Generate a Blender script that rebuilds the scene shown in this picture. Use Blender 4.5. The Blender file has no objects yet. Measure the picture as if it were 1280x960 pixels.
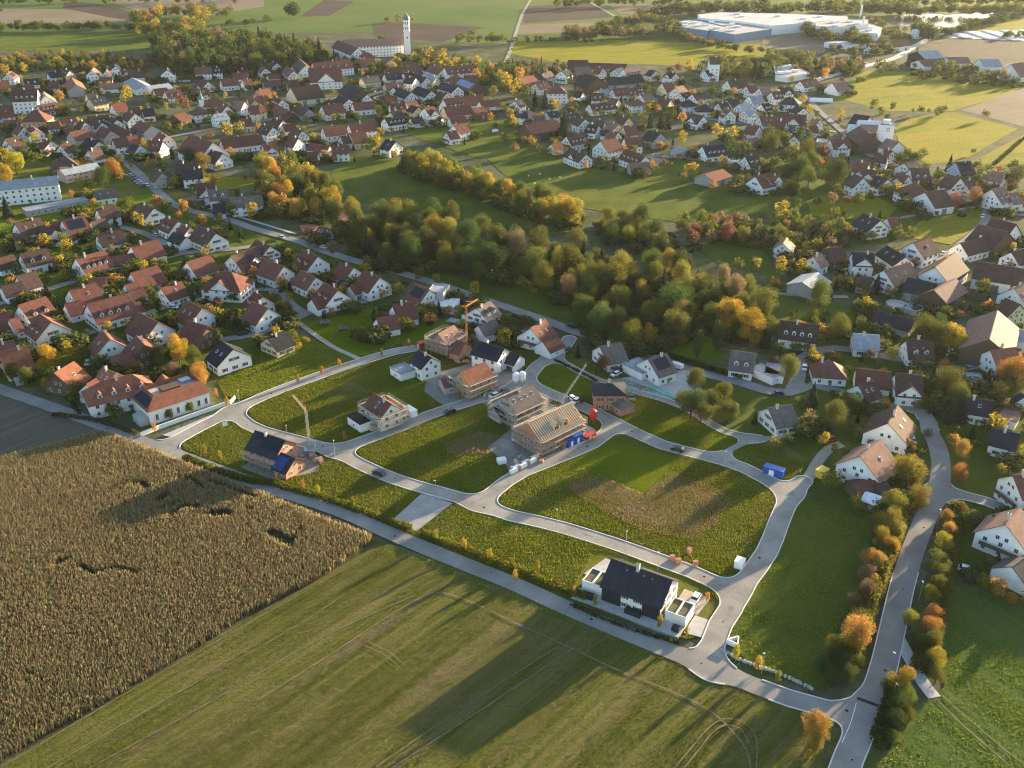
import bpy, math, random
import numpy as np
from mathutils import Vector
from mathutils.geometry import tessellate_polygon
R = random.Random(7)
rng = np.random.default_rng(7)
SC = bpy.context.scene
COL = SC.collection

# ---------------------------------------------------------------- camera, sky, sun, exposure
H = 155.0                               # drone height
F = 1200.0                              # focal length in pixels of a 1280 px wide frame
TH = math.atan(620 / F)                 # tilt below the horizon
cam = bpy.data.objects.new('camera', bpy.data.cameras.new('camera'))
COL.objects.link(cam)
cam.location = (0, 0, H)
cam.rotation_euler = (math.pi / 2 - TH, 0, 0)
cam.data.sensor_width = 36
cam.data.lens = F / 1280 * 36
cam.data.clip_start = 1
cam.data.clip_end = 20000
SC.camera = cam
SUN_AZ, SUN_EL = math.radians(47), math.radians(7.8)   # azimuth clockwise from +Y
W = bpy.data.worlds.new('World'); SC.world = W; W.use_nodes = True
wn = W.node_tree.nodes; wl = W.node_tree.links
sky = wn.new('ShaderNodeTexSky'); sky.sky_type = 'NISHITA'; sky.sun_disc = False
sky.sun_elevation = SUN_EL; sky.sun_rotation = SUN_AZ; sky.altitude = 500
sky.air_density = 1.0; sky.dust_density = 1.6; sky.ozone_density = 1.5
wl.new(sky.outputs[0], wn['Background'].inputs[0])
wn['Background'].inputs[1].default_value = 0.10
sd = bpy.data.lights.new('sun', 'SUN'); sun = bpy.data.objects.new('sun', sd); COL.objects.link(sun)
sd.energy = 5.0; sd.angle = math.radians(0.6); sd.color = (1.0, 0.77, 0.47)
sv = Vector((math.sin(SUN_AZ) * math.cos(SUN_EL), math.cos(SUN_AZ) * math.cos(SUN_EL), math.sin(SUN_EL)))
sun.rotation_euler = sv.to_track_quat('Z', 'Y').to_euler()
SC.view_settings.view_transform = 'Standard'
SC.view_settings.look = 'None'
SC.view_settings.gamma = 1
SC.view_settings.exposure = 2.5
SC.cycles.max_bounces = 5
SC.cycles.diffuse_bounces = 2
SC.cycles.transmission_bounces = 3
SC.cycles.volume_bounces = 0
SC.cycles.use_denoising = True
SC.cycles.filter_width = 1.1
SC.cycles.use_adaptive_sampling = False

# ---------------------------------------------------------------- helpers
CT, ST = math.cos(TH), math.sin(TH)
def gp(x, y, z=0.0):
    """survey point: where the sight line through a spot of the photograph meets height z"""
    cx = (x - 640) / F; cy = (480 - y) / F
    d = (cx, CT + cy * ST, -ST + cy * CT)
    t = (z - H) / d[2]
    return Vector((d[0] * t, d[1] * t, z))
def pix(p):
    """the opposite: spot of the photograph that shows a point (for labels and for sorting by size)"""
    x, y, z = p[0], p[1], p[2] - H
    dep = y * CT - z * ST
    up = y * ST + z * CT
    return 640 + F * x / dep, 480 - F * up / dep, dep
def link(o, parent=None):
    COL.objects.link(o)
    if parent: o.parent = parent
    return o
def tag(o, label=None, cat=None, group=None, kind=None):
    if label: o['label'] = label
    if cat: o['category'] = cat
    if group: o['group'] = group
    if kind: o['kind'] = kind
    return o
def empty(name, loc, rz=0.0):
    o = bpy.data.objects.new(name, None); o.empty_display_size = .5
    link(o); o.location = loc; o.rotation_euler = (0, 0, rz); return o
class MB:
    def __init__(s): s.v = []; s.f = []; s.m = []
    def face(s, pts, m=0):
        i = len(s.v); s.v += [tuple(p) for p in pts]; s.f.append(tuple(range(i, i + len(pts)))); s.m.append(m); return s
    def hexa(s, p, m=0):          # 8 corners: bottom ring 0-3, top ring 4-7 (counter-clockwise from above)
        i = len(s.v); s.v += [tuple(q) for q in p]
        for f in ((3, 2, 1, 0), (4, 5, 6, 7), (0, 1, 5, 4), (1, 2, 6, 5), (2, 3, 7, 6), (3, 0, 4, 7)):
            s.f.append(tuple(i + k for k in f)); s.m.append(m)
        return s
    def box(s, x0, x1, y0, y1, z0, z1, m=0):
        return s.hexa([(x0, y0, z0), (x1, y0, z0), (x1, y1, z0), (x0, y1, z0), (x0, y0, z1), (x1, y0, z1), (x1, y1, z1), (x0, y1, z1)], m)
    def bar(s, a, b, w, m=0, h=None):
        a = Vector(a); b = Vector(b); d = (b - a).normalized(); h = h or w
        u = d.cross(Vector((0, 0, 1)))
        u = Vector((1, 0, 0)) if u.length < 1e-3 else u.normalized()
        n = u.cross(d).normalized(); u = u * w / 2; n = n * h / 2
        return s.hexa([a - u - n, a + u - n, a + u + n, a - u + n, b - u - n, b + u - n, b + u + n, b - u + n], m)
    def tube(s, a, b, ra, rb, n=8, m=0, cap=True):
        a = Vector(a); b = Vector(b); d = (b - a).normalized()
        u = d.orthogonal().normalized(); w = d.cross(u); i = len(s.v)
        for c, r in ((a, ra), (b, rb)):
            for k in range(n):
                t = 2 * math.pi * k / n; s.v.append(tuple(c + u * (r * math.cos(t)) + w * (r * math.sin(t))))
        for k in range(n):
            s.f.append((i + k, i + (k + 1) % n, i + n + (k + 1) % n, i + n + k)); s.m.append(m)
        if cap:
            s.f.append(tuple(i + n + k for k in range(n))); s.m.append(m)
            s.f.append(tuple(i + n - 1 - k for k in range(n))); s.m.append(m)
        return s
    def lathe(s, prof, cx=0, cy=0, n=12, m=0):
        for (r0, z0), (r1, z1) in zip(prof, prof[1:]):
            for k in range(n):
                t0 = 2 * math.pi * k / n; t1 = 2 * math.pi * (k + 1) / n
                P = lambda r, z, t: (cx + r * math.cos(t), cy + r * math.sin(t), z)
                if r1 < 1e-4: s.face([P(r0, z0, t0), P(r0, z0, t1), P(0, z1, 0)], m)
                elif r0 < 1e-4: s.face([P(0, z0, 0), P(r1, z1, t1), P(r1, z1, t0)], m)
                else: s.face([P(r0, z0, t0), P(r0, z0, t1), P(r1, z1, t1), P(r1, z1, t0)], m)
        return s
    def mesh(s, name, mats):
        me = bpy.data.meshes.new(name); me.from_pydata(s.v, [], s.f)
        for k in (mats if isinstance(mats, (list, tuple)) else [mats]): me.materials.append(k)
        me.polygons.foreach_set('material_index', s.m); me.update(); return me
    def build(s, name, mats, parent=None):
        return link(bpy.data.objects.new(name, s.mesh(name, mats)), parent)
def np_mesh(name, V, Fq, mats, mi=None):
    me = bpy.data.meshes.new(name)
    n = len(Fq); k = Fq.shape[1]
    me.vertices.add(len(V)); me.vertices.foreach_set('co', np.ascontiguousarray(V, dtype=np.float32).ravel())
    me.loops.add(n * k); me.loops.foreach_set('vertex_index', np.ascontiguousarray(Fq, dtype=np.int32).ravel())
    me.polygons.add(n); me.polygons.foreach_set('loop_start', np.arange(0, n * k, k, dtype=np.int32))
    for m in (mats if isinstance(mats, (list, tuple)) else [mats]): me.materials.append(m)
    if mi is not None: me.polygons.foreach_set('material_index', np.ascontiguousarray(mi, dtype=np.int32))
    me.update(calc_edges=True); return me
def inside(P, poly):
    """P: Nx2 array, poly: list of 2D points"""
    x, y = P[:, 0], P[:, 1]; r = np.zeros(len(P), bool); n = len(poly)
    for i in range(n):
        x0, y0 = poly[i][0], poly[i][1]; x1, y1 = poly[(i + 1) % n][0], poly[(i + 1) % n][1]
        c = ((y0 > y) != (y1 > y)) & (x < (x1 - x0) * (y - y0) / ((y1 - y0) if y1 != y0 else 1e-9) + x0)
        r ^= c
    return r
def seg_dist(P, a, b):
    a = np.array(a[:2]); b = np.array(b[:2]); d = b - a
    t = np.clip(((P - a) @ d) / max(d @ d, 1e-9), 0, 1)
    q = P - a - t[:, None] * d
    return np.hypot(q[:, 0], q[:, 1])
def line_dist(P, pts):
    return np.min([seg_dist(P, pts[i], pts[i + 1]) for i in range(len(pts) - 1)], axis=0)

# ---------------------------------------------------------------- materials
def new_mat(name):
    m = bpy.data.materials.new(name); m.use_nodes = True
    nt = m.node_tree; nt.nodes.clear()
    return m, nt.nodes, nt.links
def N(nodes, t, **kw):
    n = nodes.new(t)
    for k, v in kw.items(): setattr(n, k, v)
    return n
def ramp(nodes, stops):
    r = nodes.new('ShaderNodeValToRGB'); e = r.color_ramp.elements
    while len(e) < len(stops): e.new(.5)
    for k, (p, c) in enumerate(stops):
        e[k].position = p; e[k].color = (*c, 1)
    return r
def ground(name, cols, scale=.08, fine=1.2, bump=.6, dist=.5, rough=.95, streak=None, streak_amt=.5, fine_amt=.45):
    """soil / turf: three colours mixed by broad and fine noise, optional streaks along a direction (degrees)"""
    m, n, l = new_mat(name)
    geo = N(n, 'ShaderNodeNewGeometry')
    def noise(sc, det=6, vec=None, rg=.6):
        t = N(n, 'ShaderNodeTexNoise'); t.inputs['Scale'].default_value = sc; t.inputs['Detail'].default_value = det
        t.inputs['Roughness'].default_value = rg
        l.new(vec or geo.outputs['Position'], t.inputs['Vector']); return t.outputs['Fac']
    a = noise(scale, 7); b = noise(fine, 5, rg=.75)
    mx = N(n, 'ShaderNodeMix'); mx.inputs[0].default_value = fine_amt
    l.new(a, mx.inputs[2]); l.new(b, mx.inputs[3])
    fac = mx.outputs[0]
    if streak is not None:
        rot = N(n, 'ShaderNodeVectorRotate'); rot.rotation_type = 'Z_AXIS'; rot.inputs['Angle'].default_value = -math.radians(streak[0])
        l.new(geo.outputs['Position'], rot.inputs['Vector'])
        sc = N(n, 'ShaderNodeVectorMath', operation='MULTIPLY'); sc.inputs[1].default_value = (streak[1] * .025, streak[1], 1)
        l.new(rot.outputs[0], sc.inputs[0])
        s = noise(1, 4, sc.outputs[0])
        m2 = N(n, 'ShaderNodeMix'); m2.inputs[0].default_value = streak_amt
        l.new(fac, m2.inputs[2]); l.new(s, m2.inputs[3]); fac = m2.outputs[0]
    k = len(cols)
    cr = ramp(n, [(.36 + .28 * i / (k - 1), c) for i, c in enumerate(cols)])
    l.new(fac, cr.inputs[0])
    bs = N(n, 'ShaderNodeBsdfPrincipled'); bs.inputs['Roughness'].default_value = rough
    bs.inputs['Specular IOR Level'].default_value = .03
    l.new(cr.outputs[0], bs.inputs['Base Color'])
    if bump:
        bp = N(n, 'ShaderNodeBump'); bp.inputs['Strength'].default_value = bump; bp.inputs['Distance'].default_value = dist
        l.new(b, bp.inputs['Height']); l.new(bp.outputs[0], bs.inputs['Normal'])
    o = N(n, 'ShaderNodeOutputMaterial'); l.new(bs.outputs[0], o.inputs[0]); return m
def plain(name, col, rough=.8, var=.18, scale=.7, metal=0, spec=.3, emit=None, bump=0, rand=0.0):
    """painted / plastered / tiled surface with mild dirt variation"""
    m, n, l = new_mat(name)
    tc = N(n, 'ShaderNodeTexCoord')
    t = N(n, 'ShaderNodeTexNoise'); t.inputs['Scale'].default_value = scale; t.inputs['Detail'].default_value = 6; t.inputs['Roughness'].default_value = .7
    l.new(tc.outputs['Object'], t.inputs['Vector'])
    cr = ramp(n, [(.3, tuple(c * (1 - var) for c in col)), (.7, tuple(min(1, c * (1 + var)) for c in col))])
    l.new(t.outputs['Fac'], cr.inputs[0])
    out = cr.outputs[0]
    if rand:
        oi = N(n, 'ShaderNodeObjectInfo'); hs = N(n, 'ShaderNodeHueSaturation')
        mr = N(n, 'ShaderNodeMapRange'); mr.inputs['To Min'].default_value = 1 - rand; mr.inputs['To Max'].default_value = 1 + rand
        l.new(oi.outputs['Random'], mr.inputs[0]); l.new(mr.outputs[0], hs.inputs['Value']); l.new(out, hs.inputs['Color']); out = hs.outputs[0]
    bs = N(n, 'ShaderNodeBsdfPrincipled'); bs.inputs['Roughness'].default_value = rough; bs.inputs['Metallic'].default_value = metal
    bs.inputs['Specular IOR Level'].default_value = spec
    l.new(out, bs.inputs['Base Color'])
    if bump:
        bp = N(n, 'ShaderNodeBump'); bp.inputs['Strength'].default_value = bump; bp.inputs['Distance'].default_value = .08
        l.new(t.outputs['Fac'], bp.inputs['Height']); l.new(bp.outputs[0], bs.inputs['Normal'])
    o = N(n, 'ShaderNodeOutputMaterial'); l.new(bs.outputs[0], o.inputs[0]); return m
def leafy(name, col=None, var=.45, trans=.45):
    """leaf faces: colour of the object (or a fixed one), each leaf a little different, light passes through"""
    m, n, l = new_mat(name)
    geo = N(n, 'ShaderNodeNewGeometry'); hs = N(n, 'ShaderNodeHueSaturation')
    if col is None:
        oi = N(n, 'ShaderNodeObjectInfo'); l.new(oi.outputs['Color'], hs.inputs['Color'])
    else: hs.inputs['Color'].default_value = (*col, 1)
    mr = N(n, 'ShaderNodeMapRange'); mr.inputs['To Min'].default_value = 1 - var; mr.inputs['To Max'].default_value = 1 + var
    l.new(geo.outputs['Random Per Island'], mr.inputs[0]); l.new(mr.outputs[0], hs.inputs['Value'])
    tn = N(n, 'ShaderNodeTexNoise'); tn.inputs['Scale'].default_value = .35; tn.inputs['Detail'].default_value = 2
    l.new(geo.outputs['Position'], tn.inputs['Vector'])
    m2 = N(n, 'ShaderNodeMapRange'); m2.inputs['From Min'].default_value = .3; m2.inputs['From Max'].default_value = .7
    m2.inputs['To Min'].default_value = .475; m2.inputs['To Max'].default_value = .52
    l.new(tn.outputs['Fac'], m2.inputs[0]); l.new(m2.outputs[0], hs.inputs['Hue'])
    d = N(n, 'ShaderNodeBsdfDiffuse'); t = N(n, 'ShaderNodeBsdfTranslucent'); mx = N(n, 'ShaderNodeMixShader'); mx.inputs[0].default_value = trans
    l.new(hs.outputs[0], d.inputs[0]); l.new(hs.outputs[0], t.inputs[0]); l.new(d.outputs[0], mx.inputs[1]); l.new(t.outputs[0], mx.inputs[2])
    o = N(n, 'ShaderNodeOutputMaterial'); l.new(mx.outputs[0], o.inputs[0]); return m

M = {}
for k, c in dict(r=(.135, .060, .047), d=(.085, .052, .044), k=(.030, .032, .038), o=(.215, .088, .056), g=(.26, .28, .31), b=(.12, .10, .09), m=(.21, .125, .10), w=(.62, .63, .65)).items():
    M['roof_' + k] = plain('roof_' + k, c, .75, .28, .55, bump=.5, rand=.16, spec=.04)
for k, c in dict(W=(.74, .72, .69), Y=(.66, .56, .34), T=(.5, .33, .19), U=(.28, .38, .52), C=(.36, .34, .32), B=(.11, .075, .05), P=(.55, .38, .33), R=(.42, .20, .135), K=(.03, .032, .036)).items():
    M['wall_' + k] = plain('wall_' + k, c, .85, .09, .35, rand=.06, spec=.08)
M['glass'] = plain('window_glass', (.03, .035, .045), .15, .1, spec=.6)
M['frame'] = plain('window_frame', (.6, .58, .55), .6, .05)
M['door'] = plain('door_wood', (.10, .06, .04), .6)
M['garage_door'] = plain('garage_door', (.16, .16, .17), .6, rand=.5)
M['chimney'] = plain('chimney_render', (.5, .47, .44), .85)
M['concrete'] = plain('concrete', (.40, .385, .36), .9, .15, .4)
M['kerb'] = plain('kerb_stone', (.56, .54, .50), .9, .12)
M['pave'] = plain('paving', (.37, .36, .345), .9, .16, .5)
M['pave_dull'] = plain('worn_paving', (.275, .262, .24), .9, .22, .3)
M['sedum'] = plain('sedum_roof', (.10, .088, .05), .95, .35, 1.2)
M['pave_warm'] = plain('paving_gravel', (.34, .30, .25), .95, .2, .8)
M['steel'] = plain('galvanised_steel', (.42, .43, .44), .45, .1, metal=.6)
M['plank'] = plain('scaffold_plank', (.36, .27, .18), .85, .3)
M['timber'] = plain('fresh_timber', (.60, .43, .26), .8, .12, 2)
M['underlay'] = plain('roof_underlay', (.30, .29, .27), .85, .12)
M['solar'] = plain('solar_panel', (.012, .016, .035), .5, .15, spec=.1)
M['bluepanel'] = plain('solar_panel_blue', (.10, .17, .32), .4, .15, spec=.3)
M['white'] = plain('white_paint', (.78, .77, .75), .5, .05)
M['red'] = plain('red_paint', (.42, .035, .03), .5, .1)
M['blue'] = plain('blue_paint', (.02, .09, .36), .5, .12)
M['bluefilm'] = plain('blue_film', (.015, .035, .14), .6, .25)
M['yellow'] = plain('yellow_paint', (.62, .42, .05), .5, .1)
M['cranegrey'] = plain('crane_paint', (.46, .40, .33), .6, .1)
M['craneor'] = plain('crane_orange', (.55, .25, .07), .6, .1)
M['copper'] = plain('copper_dome', (.10, .17, .16), .5, .15)
M['gold'] = plain('gold_cross', (.6, .4, .1), .3, metal=1)
M['bark'] = plain('bark', (.09, .07, .05), .95, .3, 3)
M['gravelheap'] = plain('gravel_heap', (.22, .21, .20), .95, .3, 3, bump=1)
M['tyre'] = plain('tyre', (.02, .02, .02), .9)
M['lampglass'] = plain('head_lamp', (.7, .7, .7), .2)
M['clay'] = plain('tennis_clay', (.34, .12, .075), .95, .15, .3)
M['leaf'] = leafy('leaves')
M['turf_tuft'] = leafy('turf_blades', (.205, .245, .014), .3, .5)
M['dry_tuft'] = leafy('dry_weed_stems', (.35, .235, .145), .3, .5)
M['straw_tuft'] = leafy('straw_stems', (.21, .17, .075), .3, .5)
M['weed_tuft'] = leafy('weed_leaves', (.18, .195, .018), .35, .5)
M['corn'] = leafy('maize_leaves', (.265, .215, .11), .4, .45)
M['crop_tuft'] = leafy('crop_leaves', (.135, .145, .018), .4, .5)
wat, n_, l_ = new_mat('water')
b_ = N(n_, 'ShaderNodeBsdfPrincipled'); b_.inputs['Base Color'].default_value = (.02, .03, .035, 1); b_.inputs['Roughness'].default_value = .12
b_.inputs['Specular IOR Level'].default_value = .8
o_ = N(n_, 'ShaderNodeOutputMaterial'); l_.new(b_.outputs[0], o_.inputs[0]); M['water'] = wat

ROW = math.degrees(math.atan2(*(lambda a, b: (b.y - a.y, b.x - a.x))(gp(0, 955), gp(470, 675))))   # direction of the crop rows
G = dict(
 base=ground('village_ground', [(.035, .052, .018), (.06, .075, .025), (.10, .10, .06), (.15, .145, .12)], .05, .35, .5),
 meadow=ground('meadow_grass', [(.05, .08, .012), (.08, .11, .015), (.13, .135, .028)], .05, .9, 1, 1.3),
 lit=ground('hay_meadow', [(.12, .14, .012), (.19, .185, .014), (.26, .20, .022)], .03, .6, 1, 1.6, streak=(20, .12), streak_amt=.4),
 pale=ground('far_pasture', [(.06, .10, .022), (.085, .125, .03), (.11, .13, .04)], .006, .15, .5),
 weeds=ground('building_plot_weeds', [(.075, .10, .014), (.125, .14, .02), (.20, .165, .06)], .10, 1.3, 1, 1.2),
 lawn=ground('mown_lawn', [(.075, .125, .008), (.12, .175, .009), (.19, .215, .012)], .06, 1.6, 1, 1.1),
 drypatch=ground('dry_weed_patch', [(.20, .145, .085), (.27, .20, .12), (.33, .25, .16)], .2, 1.5, 1, 1.0),
 soil=ground('ploughed_soil', [(.05, .038, .03), (.075, .055, .045), (.095, .072, .06)], .02, .8, .8, streak=(70, .4), streak_amt=.35),
 tan=ground('harrowed_field', [(.14, .11, .075), (.18, .145, .10), (.22, .18, .13)], .015, .5, .6, streak=(35, .25), streak_amt=.3),
 stubble=ground('sown_field', [(.075, .065, .05), (.10, .088, .065), (.125, .11, .085)], .04, 1.0, .5, streak=(ROW + 4, .6), streak_amt=.5),
 crop=ground('crop_field', [(.05, .064, .012), (.082, .09, .018), (.12, .104, .036), (.14, .11, .065)], .045, 1.3, .9, streak=(ROW, .55), streak_amt=.55, fine_amt=.4),
 cropr=ground('crop_field_strips', [(.035, .07, .012), (.055, .095, .018), (.10, .10, .04)], .05, 1.2, .9, streak=(118, .5), streak_amt=.5),
 verge=ground('verge_grass', [(.05, .07, .02), (.08, .095, .028), (.12, .11, .05)], .2, 1.6, .9),
 maize=ground('maize_ground', [(.05, .04, .025), (.08, .065, .035), (.11, .09, .05)], .3, 1.5, .6),
 rut=ground('bare_track_soil', [(.11, .096, .055), (.14, .122, .075), (.175, .15, .105)], .3, 1.6, .6),
 asphalt=ground('asphalt_road', [(.17, .162, .15), (.225, .213, .196), (.285, .268, .245)], .09, 2.5, .12, rough=.9, fine_amt=.32),
 paving=ground('estate_road', [(.195, .178, .155), (.262, .242, .214), (.325, .30, .265)], .13, 2.2, .12, rough=.9, fine_amt=.32),
 track=ground('gravel_track', [(.24, .21, .17), (.30, .27, .22), (.34, .30, .25)], .1, 2, .3),
 site=ground('site_gravel', [(.17, .155, .135), (.235, .215, .185), (.30, .27, .23)], .25, 1.8, .6),
)
# ---------------------------------------------------------------- ground sheets
def ints(s): return [float(t) for t in s.replace(',', ' ').split()]
def pts(s, ox=0, oy=0, k=1, z=0):
    a = ints(s); return [gp(ox + a[i] / k, oy + a[i + 1] / k, z) for i in range(0, len(a), 2)]
def smooth(P, step=2.0):
    out = []
    for i in range(len(P) - 1):
        p0 = P[max(i - 1, 0)]; p1 = P[i]; p2 = P[i + 1]; p3 = P[min(i + 2, len(P) - 1)]
        n = max(2, int((p2 - p1).length / step))
        for j in range(n):
            t = j / n
            out.append(.5 * ((2 * p1) + (p2 - p0) * t + (2 * p0 - 5 * p1 + 4 * p2 - p3) * t * t + (3 * p1 - p0 - 3 * p2 + p3) * t ** 3))
    out.append(P[-1]); return out
ZL = [0.02]
def sheet(name, P, mat, kind='structure', z=None, **kw):
    ZL[0] += .004; z = ZL[0] if z is None else z
    P = [Vector((p[0], p[1], 0)) for p in P]
    tris = tessellate_polygon([P])
    me = bpy.data.meshes.new(name); me.from_pydata([(p.x, p.y, z) for p in P], [], [tuple(t) for t in tris])
    me.update()
    if me.polygons and me.polygons[0].normal.z < 0: me.flip_normals()
    me.materials.append(mat); o = link(bpy.data.objects.new(name, me)); o['kind'] = kind; return o
b = 9000
sheet('ground', [(-b, -1500, 0), (b, -1500, 0), (b, 12000, 0), (-b, 12000, 0)], G['base'], z=0)
FIELDS = '''
estate_gardens meadow|-60 300 60 285 200 262 330 292 470 330 480 372 440 395 366 412 270 478 200 470 160 500 0 478 -60 470
garden_lawns meadow|760 436 860 468 930 486 985 495 1010 484 1060 492 1140 514 1160 540 1170 580 1140 600 1100 655 1000 612 905 572 850 508 770 470
garden_lawns meadow|1002 442 1110 448 1200 464 1300 460 1300 780 1190 715 1200 630 1178 600 1168 540 1160 518 1060 492 1010 481
hedge_meadow meadow|960 330 1010 375 1130 395 1200 430 1100 440 1040 432 1000 430 950 410
village_gardens weeds|0 190 160 205 300 275 320 290 200 262 60 285 -20 300
hill_gardens meadow|960 190 1110 215 1180 250 1120 300 1000 320 960 300
far_pasture pale|-3000 -60 4000 -60 1500 8 1300 24 940 36 640 44 420 40 0 45 -600 60
far_field tan|-40 10 80 12 165 19 165 28 -40 30
ploughed_field soil|80 2 112 3 176 17 165 26 138 22 78 10
far_field tan|120 -4 330 -4 330 8 250 21 176 15
ploughed_field soil|405 0 443 2 411 20 374 21
meadow pale|446 0 660 -2 650 30 641 56 500 50 415 23
ploughed_field soil|465 31 500 28 606 34 552 53 468 46
meadow meadow|-60 40 191 40 186 63 -60 63
ploughed_field soil|655 8 740 4 766 22 655 29
far_field tan|650 31 742 28 736 39 645 43
far_field tan|758 5 842 6 866 23 776 17
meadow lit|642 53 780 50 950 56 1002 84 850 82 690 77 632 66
meadow meadow|655 44 830 40 950 50 780 49 645 51
harrowed_field tan|950 40 1042 42 1030 66 955 60
harrowed_field stubble|1140 73 1184 50 1500 54 1500 76
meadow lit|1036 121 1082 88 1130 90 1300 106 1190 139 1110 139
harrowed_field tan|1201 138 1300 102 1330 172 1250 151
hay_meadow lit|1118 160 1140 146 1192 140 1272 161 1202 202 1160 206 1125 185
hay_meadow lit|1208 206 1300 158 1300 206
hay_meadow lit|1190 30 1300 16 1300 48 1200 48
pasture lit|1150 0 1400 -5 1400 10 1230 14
central_meadow meadow|408 226 428 196 470 193 552 214 650 264 735 275 705 292 560 272 430 248
paddock meadow|500 165 560 148 640 150 655 160 640 200 590 196
paddock meadow|600 190 640 178 682 186 782 216 850 198 905 226 962 238 962 268 850 278 800 272 700 256 640 228
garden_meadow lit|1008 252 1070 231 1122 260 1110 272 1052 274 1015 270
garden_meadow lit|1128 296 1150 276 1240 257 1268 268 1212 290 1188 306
glade meadow|866 310 900 296 962 318 962 345 900 330
roadside_meadow meadow|430 322 560 332 690 345 765 420 700 408 600 368 500 336
wood_meadow lawn|820 405 900 425 905 455 850 445 800 428
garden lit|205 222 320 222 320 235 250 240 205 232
school_lawn lawn|-20 278 100 255 190 240 200 248 60 282 -20 296
plot lawn|372 408 470 384 560 400 600 440 560 462 500 430 455 447 420 436
plot weeds|272 478 366 415 448 450 390 470 300 500 280 495
building_plots weeds|225 545 290 522 330 500 455 455 520 440 600 440 700 436 770 470 870 508 920 545 1005 578 985 650 925 740 885 795 860 800 730 760 500 670 330 605 232 572
plot lawn|480 470 560 470 560 500 500 510 445 480
plot lawn|640 472 690 450 752 480 700 498 660 487
plot lawn|765 530 800 500 920 545 905 572 850 556
plot weeds|905 572 960 545 1010 575 985 600
brown_patch drypatch|710 610 750 596 802 617 835 597 867 610 902 622 866 666 815 656
mown_plot lawn|710 575 765 551 847 573 806 619 757 598
brown_patch drypatch|555 555 600 540 625 545 610 568 560 568
brown_patch drypatch|395 490 440 478 465 490 420 505
meadow_lot meadow|905 795 1000 618 1095 655 1075 740 1040 800 1035 868 940 835
crop_field crop|-60 995 475 680 560 712 640 743 740 786 860 832 1005 888 1030 965 1000 1100 -60 1100
sown_field stubble|-200 480 -10 488 60 512 122 536 128 543 0 577 -200 640
crop_strips cropr|1170 720 1290 765 1400 900 1400 1050 1060 1050 1090 930 1150 880 1180 860
road_verge verge|470 676 560 704 640 733 740 777 850 818 1000 876 1040 900 1038 930 1000 886 860 838 740 792 640 748 560 716
road_verge verge|1060 990 1100 860 1120 810 1150 880 1110 960
site_yard site|610 560 640 535 760 540 750 557 665 588 640 590
site_yard site|535 470 640 440 660 475 625 492 560 512 530 490
site_yard site|600 500 660 480 700 495 640 540
site_yard site|300 585 372 548 402 575 395 590 345 602
yard pave|740 478 800 470 860 462 880 490 850 500 790 496
parking_bay pave_dull|490 651 529 616 566 630 521 665
'''
for ln in FIELDS.strip().split('\n'):
    h_, c_ = ln.split('|'); nm, g_ = h_.split()
    sheet(nm, pts(c_), G.get(g_) or M[g_])
w_ = sheet('pond_water', smooth(pts('1112 30 1122 20 1150 17 1185 19 1232 15 1240 20 1205 29 1180 37 1150 35 1112 30'), 15)[:-1], M['water'])

# ---------------------------------------------------------------- roads with rounded junctions and kerbs
ESTATE = {   # polyline, width
 'field': ('-90 452 0 487 60 508 120 530 178 553 250 580 320 606 420 638 495 671 570 702 640 730 715 764 815 806 877 831 960 865 1010 881 1062 893 1085 886', 5.0),
 'main': ('1040 1010 1056 960 1077 910 1100 850 1112 802 1131 720 1152 660 1172 615 1176 580 1170 555 1160 537 1160 522 1142 511 1120 508', 5.6),
 'spur': ('1172 617 1215 622 1250 635 1310 655', 4.5),
 'west': ('205 560 235 543 270 525 300 510 340 492 395 472 445 455 495 440 515 437', 5.2),
 'north': ('290 515 318 536 370 551 420 566 460 586 505 604 570 622 640 646 690 657 765 680 827 702 865 716 912 738', 5.0),
 'mid': ('422 564 460 550 495 537 545 517 595 501 625 491 655 478 672 458 700 440 712 424', 5.2),
 'east': ('600 630 640 598 665 587 702 572 740 556 765 536', 5.0),
 'top': ('655 478 690 494 722 507 747 518 775 533 800 545 827 557 865 567 915 580 957 600 984 617', 5.2),
 'right': ('890 838 892 795 910 770 922 742 958 692 975 650 990 618 1004 602', 5.4),
 'lane': ('692 447 720 463 752 478 800 492 850 508 905 540 940 548', 3.0),
 'lane2': ('900 572 935 552 985 548', 2.2),
}
NETS = {k: smooth(pts(p), 3.0) for k, (p, w) in ESTATE.items()}
gx0, gx1, gy0, gy1, st = -215., 190., 112., 400., .6
gx = np.arange(gx0, gx1, st); gy = np.arange(gy0, gy1, st)
GX, GY = np.meshgrid(gx, gy, indexing='ij'); GP = np.stack([GX.ravel(), GY.ravel()], 1)
def smin(a, b, k):
    h = np.clip(.5 + .5 * (b - a) / k, 0, 1); return b * (1 - h) + a * h - k * h * (1 - h)
sdf = None
for k, P in NETS.items():
    d = line_dist(GP, P[::2] + [P[-1]]) - ESTATE[k][1] / 2
    sdf = d if sdf is None else smin(sdf, d, 5.5)
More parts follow.
